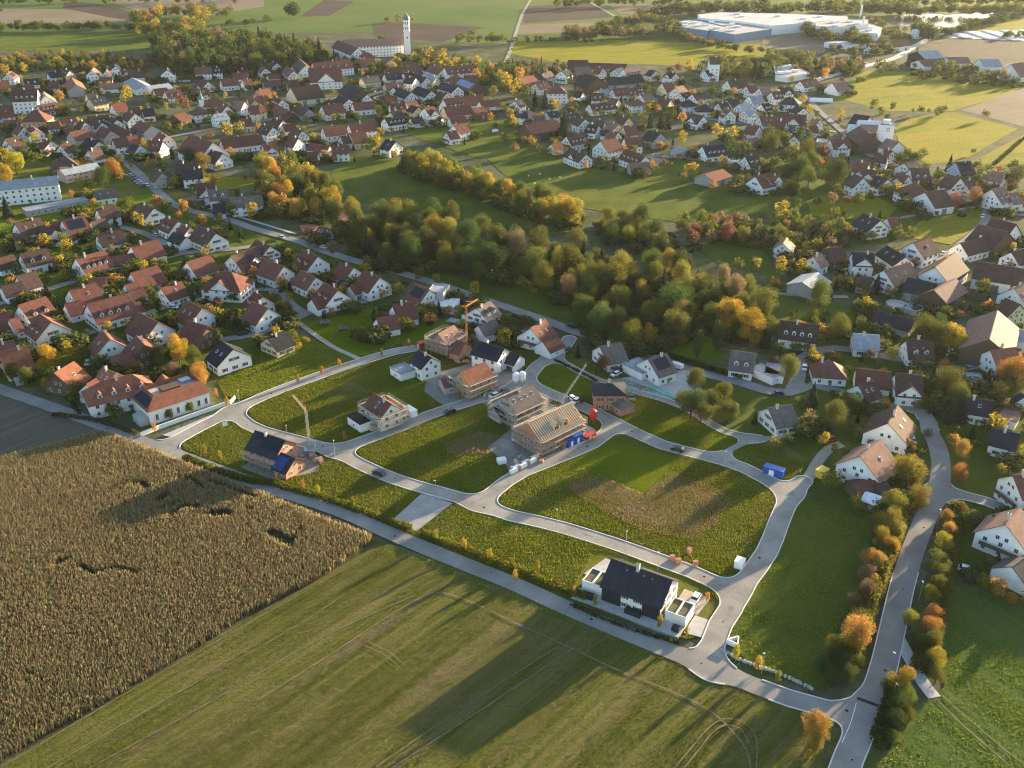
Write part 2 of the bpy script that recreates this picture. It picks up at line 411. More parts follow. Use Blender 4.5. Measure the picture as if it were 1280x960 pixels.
# the open corner by the hipped building and the bays beside the carriageway
SD = sdf.reshape(GX.shape)
def march(S, iso=0.0):
    """polygons of S<iso and the segments of its outline on the grid"""
    V = []; FA = []; SEG = []; vid = {}
    def pv(key, x, y):
        if key not in vid: vid[key] = len(V); V.append((x, y))
        return vid[key]
    A = S[:-1, :-1]; B = S[1:, :-1]; C = S[1:, 1:]; D = S[:-1, 1:]
    mn = np.minimum(np.minimum(A, B), np.minimum(C, D))
    for i, j in zip(*np.nonzero(mn < iso)):
        cs = ((i, j), (i + 1, j), (i + 1, j + 1), (i, j + 1)); poly = []; cut = []
        for q in range(4):
            a = cs[q]; c = cs[(q + 1) % 4]; va = S[a]; vb = S[c]
            if va < iso: poly.append(pv(a, gx[a[0]], gy[a[1]]))
            if (va < iso) != (vb < iso):
                t = (iso - va) / (vb - va); key = (a, c) if a < c else (c, a)
                v = pv(key, gx[a[0]] + t * (gx[c[0]] - gx[a[0]]), gy[a[1]] + t * (gy[c[1]] - gy[a[1]]))
                poly.append(v); cut.append(v)
        if len(poly) > 2: FA.append(tuple(poly))
        if len(cut) == 2: SEG.append((V[cut[0]], V[cut[1]]))
    return V, FA, SEG
V, FA, SEG = march(SD)
me = bpy.data.meshes.new('estate_road'); me.from_pydata([(x, y, .36) for x, y in V], [], FA); me.update()
# carriageway: tarmac on the two through roads, pale paving inside the estate
thr = np.minimum(line_dist(np.array(V), NETS['main']) - 3.4, np.minimum(line_dist(np.array(V), NETS['field']) - 3.2, line_dist(np.array(V), NETS['spur']) - 2.6))
me.materials.append(G['paving']); me.materials.append(G['asphalt'])
me.polygons.foreach_set('material_index', [1 if thr[f[0]] < 0 else 0 for f in FA])
road = link(bpy.data.objects.new('estate_road', me)); road['kind'] = 'structure'
kb = MB()
fld = NETS['field']
for a, c in SEG:
    a = Vector((*a, 0)); c = Vector((*c, 0)); 
    if (c - a).length < .02: continue
    m_ = np.array([[(a.x + c.x) / 2, (a.y + c.y) / 2]])
    if line_dist(m_, NETS['field'])[0] < 3.1 and m_[0, 0] < 55 or line_dist(m_, NETS['main'])[0] < 3.2 and m_[0, 1] > 195 or line_dist(m_, NETS['lane2'])[0] < 1.6 : continue
    kb.bar((a.x, a.y, .37), (c.x, c.y, .37), .26, 0, .2)
kerb = kb.build('kerb', M['kerb'], road)
def ribbon(name, P, w, mat, z, kind='structure', par=None, jag=0.0):
    mb = MB(); L = len(P); e = []
    for i in range(L):
        t = (P[min(i + 1, L - 1)] - P[max(i - 1, 0)]).normalized(); n = Vector((-t.y, t.x, 0)); j = 1 + jag * R.uniform(-1, 1)
        e.append((P[i] + n * w / 2 * j, P[i] - n * w / 2 * j))
    for i in range(L - 1):
        mb.face([(e[i][1].x, e[i][1].y, z), (e[i + 1][1].x, e[i + 1][1].y, z), (e[i + 1][0].x, e[i + 1][0].y, z), (e[i][0].x, e[i][0].y, z)])
    o = mb.build(name, mat, par)
    if not par: o['kind'] = kind
    return o
ROADS = '''
village_road asphalt 5.5|120 172 162 207 191 234 216 255 247 266 285 275 320 287 370 301 407 315 445 327 495 340 545 355 595 372 640 387 690 404 722 416 790 435 840 452 890 470 927 479 955 488 985 491 1010 481
footpath pave 1.8|230 252 300 272 370 293
crescent_road asphalt 5|990 487 998 474 1000 455 1015 441 1045 436 1075 440 1110 447 1150 454 1190 462 1230 455
crescent_road asphalt 4.5|1010 481 1060 492 1100 500 1140 512
estate_street asphalt 4.5|-30 390 0 380 50 366 87 354 140 342 192 327 232 317 290 312 330 306
estate_street asphalt 4.5|150 284 180 292 207 305 232 317
estate_street asphalt 4|20 436 60 428 100 420 150 405 200 387 225 380 290 367 330 362
estate_street asphalt 4.5|225 440 250 434 275 426 320 418 362 403 382 393 420 387 445 381 466 372
estate_street asphalt 4|382 393 364 381 352 366 330 362
footpath pave_warm 2.2|372 403 395 420 420 436 457 453
village_street asphalt 5|120 190 160 182 215 171 250 164 290 157 330 152
village_street asphalt 4.5|0 140 60 150 120 172
village_street asphalt 5|330 152 370 140 400 128 440 118 480 108
village_street asphalt 5|660 100 700 110 705 128 690 145 700 160 735 170 760 180
village_street asphalt 4.5|795 198 830 196 870 200 900 203 930 208
village_street asphalt 4.5|880 148 930 155 1000 160 1045 165
village_street asphalt 5|997 112 1012 126 1025 140 1050 162 1080 190 1110 203 1180 235 1235 262 1290 270
village_street asphalt 4.5|1235 262 1225 285 1180 322 1140 342 1110 360
farm_track track 3|1070 285 1130 272 1180 265 1230 258
country_road pave 8|1000 108 1035 96 1085 82 1120 72 1145 57 1177 42 1230 28 1300 10
country_road track 5|900 84 960 86 1000 78 1060 76 1088 80
field_track track 4|625 92 637 66 640 57 652 20 662 2 668 -10
field_track track 4|735 2 750 10 768 20
farm_track track 3|960 366 1000 370 1060 372
drive pave 4|560 400 590 408 605 430 
farm_drive track 3.4|1000 608 1012 596 1022 578 1036 562 1052 556
track concrete 3|1119 792 1128 808 1140 830 1154 855 1168 873
'''
RL = []
for i, ln in enumerate(ROADS.strip().split('\n')):
    h_, c_ = ln.split('|'); nm, g_, w = h_.split()
    P = smooth(pts(c_), 4); RL.append((P, float(w)))
    ribbon(nm, P, float(w), G.get(g_) or M[g_], .30 + .004 * (i % 12))
# white edge line and slot of the main road, tyre ruts of the fields
ribbon('road_joint', pts('1071 874 1098 884'), .9, M['tyre'], .366, par=road)
ribbon('edge_line', smooth(pts('1070 880 1063 905 1052 930')), .12, M['white'], .366, par=road)
RUTS = '''
320 878 420 815 480 775 520 752 545 742 580 750 640 778 700 805 770 838 850 870 890 892 915 915 935 945 938 985
0 940 150 850 300 762 420 692
0 962 180 855 330 770 450 702
20 985 200 880 360 790 430 745
60 990 240 892 400 800 520 745
470 960 600 872 700 808
485 965 615 880 716 812
840 965 865 935 885 912 905 900 930 905 945 925 945 960
852 965 874 938 890 918 906 908 925 912 935 930
455 808 480 820 500 836
460 804 486 816 506 833
1168 873 1200 905 1240 940 1280 975
1176 870 1210 900 1250 934 1290 965
'''
for i, ln in enumerate(RUTS.strip().split('\n')):
    ribbon('wheel_rut', smooth(pts(ln), 1.2), .3 if i > 1 else .42, G['rut'], .37 + .004 * i, par=None, jag=.45)

# ---------------------------------------------------------------- maize, grass tufts (nobody could count them)
def poly_area_pts(poly, dens):
    a = np.array([(p[0], p[1]) for p in poly]); lo = a.min(0); hi = a.max(0)
    n = int((hi - lo).prod() * dens); P = rng.uniform(lo, hi, (n, 2)); return P[inside(P, poly)]
maize = pts('-90 600 0 577 60 562 128 543 172 558 250 590 320 617 400 650 468 675 415 716 320 766 175 855 0 956 -90 1010')
sheet('maize_ground', maize, G['maize'])
ra = math.radians(ROW); ex = np.array([math.cos(ra), math.sin(ra)]); ey = np.array([-ex[1], ex[0]])
a = np.array([(p.x, p.y) for p in maize]); u = a @ ex; v = a @ ey
uu, vv = np.meshgrid(np.arange(u.min(), u.max(), .42), np.arange(v.min(), v.max(), .75), indexing='ij')
CP = np.stack([uu.ravel() + rng.normal(0, .09, uu.size), vv.ravel() + rng.normal(0, .05, uu.size)], 1)
CP = CP[:, :1] * ex + CP[:, 1:] * ey
CP = CP[inside(CP, maize)]
GAPS = [('670 490 705 488 750 520', 1.5), ('900 465 960 470 1015 512', 1.0), ('1040 475 1160 515 1280 560', 1.1), ('790 575 835 548', 1.9), ('800 612 860 596 925 570', 1.3),
        ('862 640 920 606 990 606', 1.9), ('1065 640 1145 640', 2.6), ('288 892 345 866', 1.5), ('410 905 460 942 580 910 680 938', 1.2), ('1235 620 1262 622', 1.4), ('1360 740 1450 790', 2.4), ('1450 790 1510 710', .9)]
keep = np.ones(len(CP), bool)
for s, w in GAPS: keep &= line_dist(CP, pts(s, 0, 480, 4, 1.8)) > .62 * w * (1 + .25 * np.sin(CP[:, 0] * 1.7) * np.cos(CP[:, 1] * 2.3))
keep &= rng.random(len(CP)) > .03
CP = CP[keep]
def tufts(name, P, hts, wid, nb, mat, lean=.35, kind='stuff', z0=.22):
    """each plant: nb narrow bent leaves, one quad of two heights each"""
    n = len(P); V = np.zeros((n, nb, 4, 3), np.float32)
    for b_ in range(nb):
        th = rng.uniform(0, 2 * math.pi, n); h = hts * rng.uniform(.75, 1.15, n); w = wid * rng.uniform(.7, 1.3, n)
        d = np.stack([np.cos(th), np.sin(th)], 1); s = np.stack([-d[:, 1], d[:, 0]], 1); le = h * lean * rng.uniform(.2, 1.6, n)
        st_ = h * (.25 if b_ else 0) * rng.random(n)
        for q, (sg, tt) in enumerate(((-1, 0), (1, 0), (.75, 1), (-.75, 1))):
            V[:, b_, q, :2] = P + s * (sg * w / 2)[:, None] + d * (le * tt)[:, None]
            V[:, b_, q, 2] = z0 + (st_ if tt == 0 else h)
    V = V.reshape(-1, 3); Fq = np.arange(len(V), dtype=np.int32).reshape(-1, 4)
    o = link(bpy.data.objects.new(name, np_mesh(name, V, Fq, mat))); o['kind'] = kind; return o
mz = tufts('maize_field', CP, np.full(len(CP), 1.9), np.full(len(CP), .17), 6, M['corn'], .22)
tag(mz, 'ripe tan maize field with trampled gaps beside the farm road', 'maize field')
BARE = [pts(t) for t in ('710 575 765 551 847 573 806 619 757 598', '610 560 640 535 760 540 750 557 665 588 640 590', '535 470 640 440 660 475 625 492 560 512 530 490', '600 500 660 480 700 495 640 540', '300 585 372 548 402 575 395 590 345 602', '490 651 529 616 566 630 521 665', '715 738 745 690 850 705 905 760 880 800 850 795', '480 462 520 440 545 470 515 480', '470 500 440 522 462 548 510 528 515 512')]
def grass(name, label, polys, dens, h, w, mat, nb=2, excl=True, clump=None, cat='grass', rows=None):
    A = []
    for p in polys:
        Q = poly_area_pts(p, dens)
        if excl and len(Q):
            ii = np.clip(((Q[:, 0] - gx0) / st).astype(int), 0, len(gx) - 1); jj = np.clip(((Q[:, 1] - gy0) / st).astype(int), 0, len(gy) - 1)
            Q = Q[SD[ii, jj] > .35]
        for e_ in BARE:
            if len(Q): Q = Q[~inside(Q, e_)]
        A.append(Q)
    Q = np.concatenate(A)
    if rows:
        th = math.radians(rows[0]); e1 = np.array([math.cos(th), math.sin(th)]); e2 = np.array([-e1[1], e1[0]]); u = Q @ e1; v = Q @ e2
        band = .5 + .28 * np.sin(v * .42 + .6 * np.sin(u * .03)) + .22 * np.sin(v * 1.1 + 1) + .25 * np.sin(u * .05 + v * .13)
        kp = rng.random(len(Q)) < np.clip(band, .08, 1); u, v = u[kp], v[kp]
        v = np.round(v / rows[1]) * rows[1] + rng.normal(0, .07, len(v)); Q = u[:, None] * e1 + v[:, None] * e2
    if clump:
        f = np.sin(Q[:, 0] * clump + 2 * np.sin(Q[:, 1] * clump * .7)) * np.sin(Q[:, 1] * clump * 1.3 + 1.7 * np.sin(Q[:, 0] * clump * .6))
        Q = Q[f + rng.normal(0, .5, len(Q)) > .1]
    o = tufts(name, Q, h * rng.uniform(.5, 1.3, len(Q)), np.full(len(Q), w), nb, mat, .5)
    return tag(o, label, cat)
BUILDING_PLOTS = pts('225 545 290 522 330 500 455 455 520 440 600 440 700 436 770 470 870 508 920 545 1005 578 985 650 925 740 885 795 860 800 730 760 500 670 330 605 232 572')
DRY = [pts('704 607 750 595 802 618 842 592 880 605 916 624 896 656 866 676 800 664 745 636'), pts('555 555 600 540 625 545 610 568 560 568')]
GROUND_TUFTS = [
 ('plot_weeds', 'rough green weeds growing over the empty building plots', [BUILDING_PLOTS], 9.0, .32, .17, 'weed_tuft', .16),
 ('plot_grass', 'tall yellow-green grass on the plots by the first estate street', [pts('272 478 366 415 448 450 390 470 300 500 280 495'), pts('372 408 470 384 560 400 600 440 560 462 500 430 455 447 420 436'), BUILDING_PLOTS], 7.0, .24, .15, 'turf_tuft', None),
 ('dry_weeds', 'patch of dry brown weed stems around the mown plot', DRY, 8, .34, .14, 'dry_tuft', None),
 ('plot_straw', 'straw-coloured dead stems scattered over the building plots', [BUILDING_PLOTS], 4, .34, .12, 'straw_tuft', .13),
 ('mown_grass', 'short bright green grass on the mown plot', [pts('712 575 765 552 845 573 806 617 757 598')], 14, .13, .14, 'turf_tuft', None),
 ('lot_grass', 'dark green grass on the lot beside the country road', [pts('912 795 1000 622 1095 658 1075 740 1040 800 1035 868 940 835')], 7.0, .2, .15, 'turf_tuft', .2),
 ('crop_leaves', 'low green catch crop in rows on the near field', [pts('-60 995 475 685 560 716 640 747 740 790 860 836 1005 892 1030 965 1000 1040 -60 1040')], 8.5, .17, .17, 'crop_tuft', (ROW, .5)),
 ('strip_crop', 'bright green crop strips on the field beyond the country road', [pts('1180 722 1290 765 1400 900 1400 1050 1100 1050 1120 930 1160 885 1182 862')], 7, .18, .18, 'turf_tuft', (118, .55)),
 ('verge_weeds', 'weedy grass on the verge of the farm road', [pts('470 679 560 707 640 736 740 780 850 821 1000 879 1040 903 1035 925 1000 886 860 838 740 792 640 748 560 716'), pts('1062 985 1100 868 1122 812 1150 878 1110 960')], 9, .26, .16, 'turf_tuft', .5),
]
for nm, lb, pl, de, h, w, mt, cl in GROUND_TUFTS:
    if nm == 'mown_grass': BARE.pop(0)
    if isinstance(cl, tuple): grass(nm, lb, pl, de, h, w, M[mt], rows=cl)
    else: grass(nm, lb, pl, de, h, w, M[mt], clump=cl)
# ---------------------------------------------------------------- labels: what sets each thing apart
LANDMARKS = [(505, 55, 'the white abbey tower'), (455, 62, 'the white abbey'), (430, 92, 'the red farmstead'), (55, 225, 'the grey-roofed school'), (258, 128, 'the chapel with a thin spire'),
 (30, 118, 'the big three-storey inn'), (200, 105, 'the pale metal-roofed market'), (382, 112, 'the wide brown barn'), (575, 158, 'the lone meadow house'), (565, 120, 'the blue solar roof'),
 (590, 88, 'the long L-shaped monastery wing'), (750, 88, 'the long dark barns'), (674, 160, 'the long red-roofed hall'), (893, 78, 'the tall white mill'), (1103, 165, 'the white feed-mill tower'),
 (892, 216, 'the carport barn'), (1200, 290, 'the dark barns'), (1240, 405, 'the pale-roofed barn'), (1045, 440, 'the crescent road'), (385, 272, 'the clay tennis courts'),
 (466, 372, 'the turning circle'), (225, 498, 'the roof-terrace building'), (130, 480, 'the turreted red house'), (125, 385, 'the row house with four dormers'), (288, 440, 'the charcoal house by the lot'),
 (1000, 95, 'the glass-roofed nursery hall'), (985, 20, 'the factory'), (1180, 78, 'the industrial yard'), (1245, 40, 'the storage lot'), (840, 190, 'the stone-cluttered yard'), (920, 170, 'the small cemetery'),
 (700, 520, 'the rafter-framed house'), (345, 565, 'the brick solar house'), (475, 515, 'the black flat annex'), (795, 735, 'the charcoal-roofed duplex'), (1090, 575, 'the sunlit-roofed farmhouse'),
 (1250, 660, 'the balcony house'), (1120, 380, 'the slurry tanks'), (330, 155, 'the village main street'), (230, 215, 'the school car park'), (1230, 190, 'the yellow hay meadow'), (1150, 480, 'the road bend'),
 (1140, 740, 'the country road'), (1075, 900, 'the road junction'), (640, 300, 'the woodland belt'), (850, 370, 'the woodland belt by the farm'), (560, 215, 'the meadow hedgerow'), (1010, 210, 'the garden meadow grove'),
 (300, 60, 'the abbey wood'), (60, 35, 'the far field hedge'), (820, 460, 'the solar bungalow'), (1150, 330, 'the brown farm barns'), (20, 380, 'the outer estate street'), (220, 330, 'the estate street corner'),
 (560, 90, 'the charcoal-roofed house cluster'), (100, 150, 'the old village rows'), (110, 100, 'the cream gabled house'), (700, 210, 'the sheep paddock'), (1020, 330, 'the scrap yard'), (1265, 545, 'the gardens east of the bend'),
 (720, 300, 'the red maple'), (940, 420, 'the two grey cypresses'), (1200, 230, 'the brown lane barn'), (1050, 150, 'the mill-side orange tree'), (150, 70, 'the red-leaved tree')]
def near(px, py):
    return min(LANDMARKS, key=lambda q: (q[0] - px) ** 2 + ((q[1] - py) * 1.6) ** 2)[2]
def ordn(k): return {1: 'first', 2: 'second', 3: 'third', 4: 'fourth', 5: 'fifth', 6: 'sixth', 7: 'seventh', 8: 'eighth', 9: 'ninth'}.get(k) or '%dth' % k if k % 10 not in (1, 2, 3) or k in (11, 12, 13) else '%d%s' % (k, {1: 'st', 2: 'nd', 3: 'rd'}[k % 10])
PEND = []     # (object, description, px, py, group)
def later(o, desc, cat, p, group):
    x, y, d = pix(p); o['category'] = cat; o['group'] = group; PEND.append((o, desc, x, y)); return o
def settle_labels():
    B = {}
    for o, d, x, y in PEND: B.setdefault((d, near(x, y)), []).append((x, o))
    for (d, nr), L in B.items():
        L.sort(key=lambda t: t[0]); n = len(L)
        for i, (x, o) in enumerate(L):
            if n == 1: o['label'] = '%s near %s' % (d, nr)
            elif i == n - 1: o['label'] = '%s near %s, last from left' % (d, nr)
            else: o['label'] = '%s near %s, %s from left' % (d, nr, ordn(i + 1))

# ---------------------------------------------------------------- buildings
wm = MB()
for x0, x1, z0, z1 in ((-.5, -.42, 0, 1), (.42, .5, 0, 1), (-.42, .42, 0, .07), (-.42, .42, .93, 1), (-.03, .03, .07, .93)):
    wm.box(x0, x1, -.07, 0, z0, z1, 0)
wm.face([(-.42, -.03, .07), (.42, -.03, .07), (.42, -.03, .93), (-.42, -.03, .93)], 1)
WIN = wm.mesh('window', [M['frame'], M['glass']])
SHW = MB(); SHW.v = list(wm.v); SHW.f = list(wm.f); SHW.m = list(wm.m)
SHW.box(-.95, -.52, -.06, 0, 0, 1, 2).box(.52, .95, -.06, 0, 0, 1, 2)
WINS = SHW.mesh('window_with_shutters', [M['frame'], M['glass'], M['door']])
DOOR = MB().box(-.5, .5, -.08, 0, 0, 1, 0).box(-.2, .2, -.1, -.08, .6, .9, 1).mesh('door', [M['door'], M['glass']])
GAR = MB().box(-.5, .5, -.06, 0, 0, 1, 0).box(-.46, .46, -.09, -.06, .1, .28, 0).box(-.46, .46, -.09, -.06, .4, .58, 0).box(-.46, .46, -.09, -.06, .7, .88, 0).mesh('garage_door', [M['garage_door']])
SKY = MB().box(-.5, .5, -.5, .5, 0, .12, 0).box(-.4, .4, -.4, .4, .12, .135, 1).mesh('skylight', [M['frame'], M['glass']])
CH = MB().box(-.35, .35, -.35, .35, 0, 1, 0).box(-.43, .43, -.43, .43, 1, 1.06, 0).box(-.2, .2, -.2, .2, 1.06, 1.12, 1).mesh('chimney', [M['chimney'], M['wall_K']])
def inst(name, me, parent, loc, rz=0, sc=(1, 1, 1), rx=0):
    o = bpy.data.objects.new(name, me); link(o, parent); o.location = loc; o.rotation_euler = (rx, 0, rz); o.scale = sc; return o
def roof_slabs(x0, x1, W2, ze, zr, over, th=.24, off=0.0):
    """two sloping slabs that meet at the ridge on y=off; local x along the ridge"""
    mb = MB(); sl = (zr - ze) / W2; z_ = ze - over * sl
    for s in (-1, 1):
        y = s * (W2 + over)
        a = [(x0, y, z_), (x1, y, z_), (x1, 0, zr), (x0, 0, zr)]
        if s > 0: a = [a[1], a[0], a[3], a[2]]
        mb.hexa([(p[0], p[1] + off, p[2]) for p in a] + [(p[0], p[1] + off, p[2] + th) for p in a])
    mb.box(x0, x1, off - .14, off + .14, zr + th - .06, zr + th + .07)
    return mb
FOOT = []   # (cx, cy, rz, L, W)
def facing(c, n):
    return n.x * (0 - c.x) + n.y * (0 - c.y) > 0
ROOFN = dict(r='red-brown roof', d='dark brown roof', k='charcoal roof', o='orange tiled roof', g='pale grey roof', b='grey-brown roof', m='faded pinkish roof', w='white sheet roof')
WALLN = dict(W='white', Y='cream', T='tan', U='blue', C='grey', B='timber', P='pink', R='brick', K='black')
def building(c, rz, L, Wd, e, roof='r', wall='W', fl='', pitch=None, desc=None, cat=None, name=None, group=None, label=None):
    """c: centre on the ground; ridge along local x"""
    hip = 'h' in fl; flat = 'f' in fl; barn = 'b' in fl; shed = 's' in fl
    pitch = pitch or (math.radians(22) if 'l' in fl else math.radians(36 if roof in 'kgb' else 40) if not barn else math.radians(33))
    if shed and not pitch: pitch = math.radians(25)
    name = name or ('barn' if barn else 'shed' if shed else 'house'); cat = cat or name.split('_')[-1]
    root = empty(name, (c.x, c.y, 0), rz); FOOT.append((c.x, c.y, rz, L, Wd))
    W2 = Wd / 2; zr = e + W2 * math.tan(pitch); ov = .35 if shed else .6; ox = .3 if shed else .5
    l2 = L / 2 - ox
    ux = Vector((math.cos(rz), math.sin(rz), 0)); uy = Vector((-ux.y, ux.x, 0))
    wmb = MB(); wmat = M['wall_' + wall]
    if flat:
        wmb.box(-L / 2, L / 2, -W2, W2, 0, e)
        rm = MB().box(-L / 2 - .15, L / 2 + .15, -W2 - .15, W2 + .15, e, e + .12)
        for a in ((-L / 2 - .15, L / 2 + .15, -W2 - .15, -W2 + .1), (-L / 2 - .15, L / 2 + .15, W2 - .1, W2 + .15), (-L / 2 - .15, -L / 2 + .1, -W2 + .1, W2 - .1), (L / 2 - .1, L / 2 + .15, -W2 + .1, W2 - .1)):
            rm.box(*a, e + .12, e + .4)
        l2 = L / 2; zr = e
    elif hip:
        l2 = L / 2 + W2 * .35; hl = max(.3, l2 - W2 * .9)
        wmb.box(-l2, l2, -W2, W2, 0, e)
        rm = MB(); o = ov; z0 = e - .1
        A = [(-l2 - o, -W2 - o, z0), (l2 + o, -W2 - o, z0), (l2 + o, W2 + o, z0), (-l2 - o, W2 + o, z0)]; r0 = (-hl, 0, zr); r1 = (hl, 0, zr)
        rm.face([A[0], A[1], r1, r0]).face([A[2], A[3], r0, r1]).face([A[1], A[2], r1]).face([A[3], A[0], r0]).face([A[3], A[2], A[1], A[0]])
        rm.bar((-hl, 0, zr), (hl, 0, zr), .25)
    else:
        t_ = .02
        wmb.box(-l2, l2, -W2, W2, 0, e)
        for s in (-1, 1):
            q = [(s * l2, -W2, e), (s * l2, W2, e), (s * l2, 0, zr)]; wmb.face(q if s > 0 else q[::-1])
        rm = roof_slabs(-L / 2, L / 2, W2, e, zr, ov)
    wmb.build('wall', wmat, root); ro = rm.build('roof', M['roof_' + roof], root)
    # windows and doors on the walls the village street or the drone can see
    small = pix(c)[2] > 560
    def row(n, ctr, rot, width, z, k, ww, hh, me):
        for i in range(k):
            t = (i + .5) / k - .5; p = ctr + t * width * n
            inst('window', me, root, (p[0], p[1], z), rot, (ww, 1, hh))
    wme = WINS if (not small and R.random() < .3) else WIN
    ex = Vector((1, 0, 0)); ey = Vector((0, 1, 0))
    if not barn:
        st_ = 1 if e < 4.4 else 2 if e < 7.5 else 3 if e < 11 else 4
        for s in (-1, 1):
            if facing(c + uy * (s * W2), uy * s):
                k = max(1, int((2 * l2) / (3.4 if not shed else 4)))
                rot = 0 if s < 0 else math.pi
                for f_ in range(st_):
                    z = f_ * min(2.8, e / st_) + .95
                    if shed: 
                        if 'G' in fl:
                            for i in range(max(1, int(2 * l2 / 3.2))):
                                t = ((i + .5) / max(1, int(2 * l2 / 3.2)) - .5) * 2 * l2
                                inst('garage_door', GAR, root, (t, s * (W2 + .01), 0), rot, (2.4, 1, 2.1))
                            continue
                        row(ex, Vector((0, s * (W2 + .01), 0)), rot, 2 * l2, 1.1, min(2, k), .9, .8, WIN); continue
                    if f_ == 0:
                        inst('door', DOOR, root, (R.uniform(-.2, .2) * l2, s * (W2 + .015), 0), rot, (1.1, 1, 2.1))
                    row(ex, Vector((0, s * (W2 + .01), 0)), rot, 2 * l2 * .94, z, k, 1.15, 1.3, wme)
            if not hip and not shed and facing(c + ux * (s * l2), ux * s) or (hip and facing(c + ux * (s * l2), ux * s)):
                rot = math.pi / 2 if s > 0 else -math.pi / 2
                k = max(1, int(Wd / 3.3))
                for f_ in range(st_): row(ey, Vector((s * (l2 + .01), 0, 0)), rot, Wd * .9, f_ * min(2.8, e / st_) + .95, k, 1.1, 1.3, wme)
                if not flat and not hip and Wd > 7:
                    row(ey, Vector((s * (l2 + .01), 0, 0)), rot, Wd * .34, e + .35, 2 if Wd > 9 else 1, 1.0, 1.2, wme)
        if not shed and not flat and R.random() < .8:
            x_ = R.uniform(-.5, .5) * l2; inst('chimney', CH, root, (x_, .5 * R.choice((-1, 1)), zr - .9), 0, (1, 1, 2.1 if R.random() < .7 else 2.6))
    else:
        for s in (-1, 1):
            if facing(c + uy * (s * W2), uy * s):
                for i in range(max(1, int(l2 / 5))):
                    t = ((i + .5) / max(1, int(l2 / 5)) - .5) * 2 * l2
                    inst('barn_door', GAR, root, (t, s * (W2 + .01), 0), 0 if s < 0 else math.pi, (3.2, 1, min(3.2, e * .8)))
    if not flat:
        sl = math.atan2(zr - e, W2)
        for s in (-1, 1):
            vis = facing(c + uy * (s * W2), uy * s)
            nrm = lambda t, q, o_=.26: (t, s * (W2 * (1 - q)), e + (zr - e) * q + o_)
            if 'S' in fl and vis or 'Z' in fl and not vis:
                a = (nrm(-l2 * .75, .25, .3), nrm(l2 * .75, .25, .3), nrm(l2 * .75, .85, .3), nrm(-l2 * .75, .85, .3))
                if s > 0: a = (a[1], a[0], a[3], a[2])
                MB().hexa(list(a) + [(p[0], p[1], p[2] + .1) for p in a]).build('solar_array', M['bluepanel' if 'N' in fl else 'solar'], root)
            elif vis and not barn and not shed and not hip and (('q' in fl) or (not small and R.random() < .3)):
                for t in ((-.45, .3) if R.random() < .6 else (.1,)):
                    p = nrm(t * l2, .5); inst('skylight', SKY, root, p, 0, (.9, 1.3, 1), -s * sl)
            if 'D' in fl and vis:
                kd = 4 if L > 14 else 2
                for i in range(kd):
                    t = ((i + .5) / kd - .5) * 2 * l2 * .85; y0 = s * W2 * .78; zb = e + (zr - e) * .2; dm = MB()
                    dm.box(t - .75, t + .75, min(y0, y0 - s * 2.2), max(y0, y0 - s * 2.2), zb, zb + 1.5, 0)
                    for s2 in (-1, 1):
                        q = [(t, y0 + s * .25, zb + 2.35), (t + s2 * 1.0, y0 + s * .25, zb + 1.45), (t + s2 * 1.0, y0 - s * 2.6, zb + 1.45), (t, y0 - s * 2.6, zb + 2.35)]
                        dm.face(q, 1); dm.face([(p[0], p[1], p[2] - .12) for p in q][::-1], 1)
                    dm.face([(t - .75, y0, zb + 1.5), (t + .75, y0, zb + 1.5), (t, y0, zb + 2.25)], 0)
                    do = dm.build('dormer', [wmat, M['roof_' + roof]], root); inst('window', WIN, do, (t, y0 + s * .01, zb + .3), 0 if s < 0 else math.pi, (1, 1, 1.1))
            if 'X' in fl and vis:     # cross gable
                cg = MB(); y0 = s * (W2 + .3); wz = W2 * .62; zt = e + wz * math.tan(pitch) + .6
                cg.box(-wz, wz, min(0, y0), max(0, y0), 0, e + .6, 0); cg.face([(-wz, y0, e + .6), (wz, y0, e + .6), (0, y0, zt)], 0)
                for s2 in (-1, 1):
                    q = [(0, y0 + s * .5, zt), (s2 * (wz + .5), y0 + s * .5, e + .2), (s2 * (wz + .5), 0, e + .2), (0, 0, zt)]
                    cg.face([(p[0], p[1], p[2] + .2) for p in q], 1); cg.face(q[::-1], 1)
                go = cg.build('cross_gable', [wmat, M['roof_' + roof]], root)
                for t, z in ((-.4, .95), (.4, .95), (-.4, 3.7), (.4, 3.7)):
                    if z < e: inst('window', WIN, go, (t * wz, y0 + s * .01, z), 0 if s < 0 else math.pi, (1.1, 1, 1.3))
            if 'B' in fl and not barn:
                pass
        if 'V' in fl:                 # balcony on the visible gable
            for s in (-1, 1):
                if facing(c + ux * (s * l2), ux * s):
                    x_ = s * l2; bm = MB().box(min(x_, x_ + s * 1.3), max(x_, x_ + s * 1.3), -W2 * .75, W2 * .75, 2.6, 2.75)
                    bm.box(min(x_ + s * 1.22, x_ + s * 1.3), max(x_ + s * 1.22, x_ + s * 1.3), -W2 * .75, W2 * .75, 2.75, 3.7)
                    bm.build('balcony', M['wall_B' if wall == 'W' else 'wall_W'], root)
    if desc is None:
        size = '' if barn or shed else 'large ' if L * Wd > 220 else 'small ' if L * Wd < 80 else 'long ' if L > 20 else ''
        desc = '%s%s %s with %s' % (size, WALLN[wall], 'barn' if barn else 'outbuilding' if shed else 'house', 'flat ' + ROOFN[roof] if flat else 'hipped ' + ROOFN[roof] if hip else ROOFN[roof])
    later(root, desc, cat, (c.x, c.y, e), group or ('barns of the village' if barn else 'outbuildings of the village' if shed else 'houses of the village'))
    if label: PEND.pop(); root['label'] = label
    return root
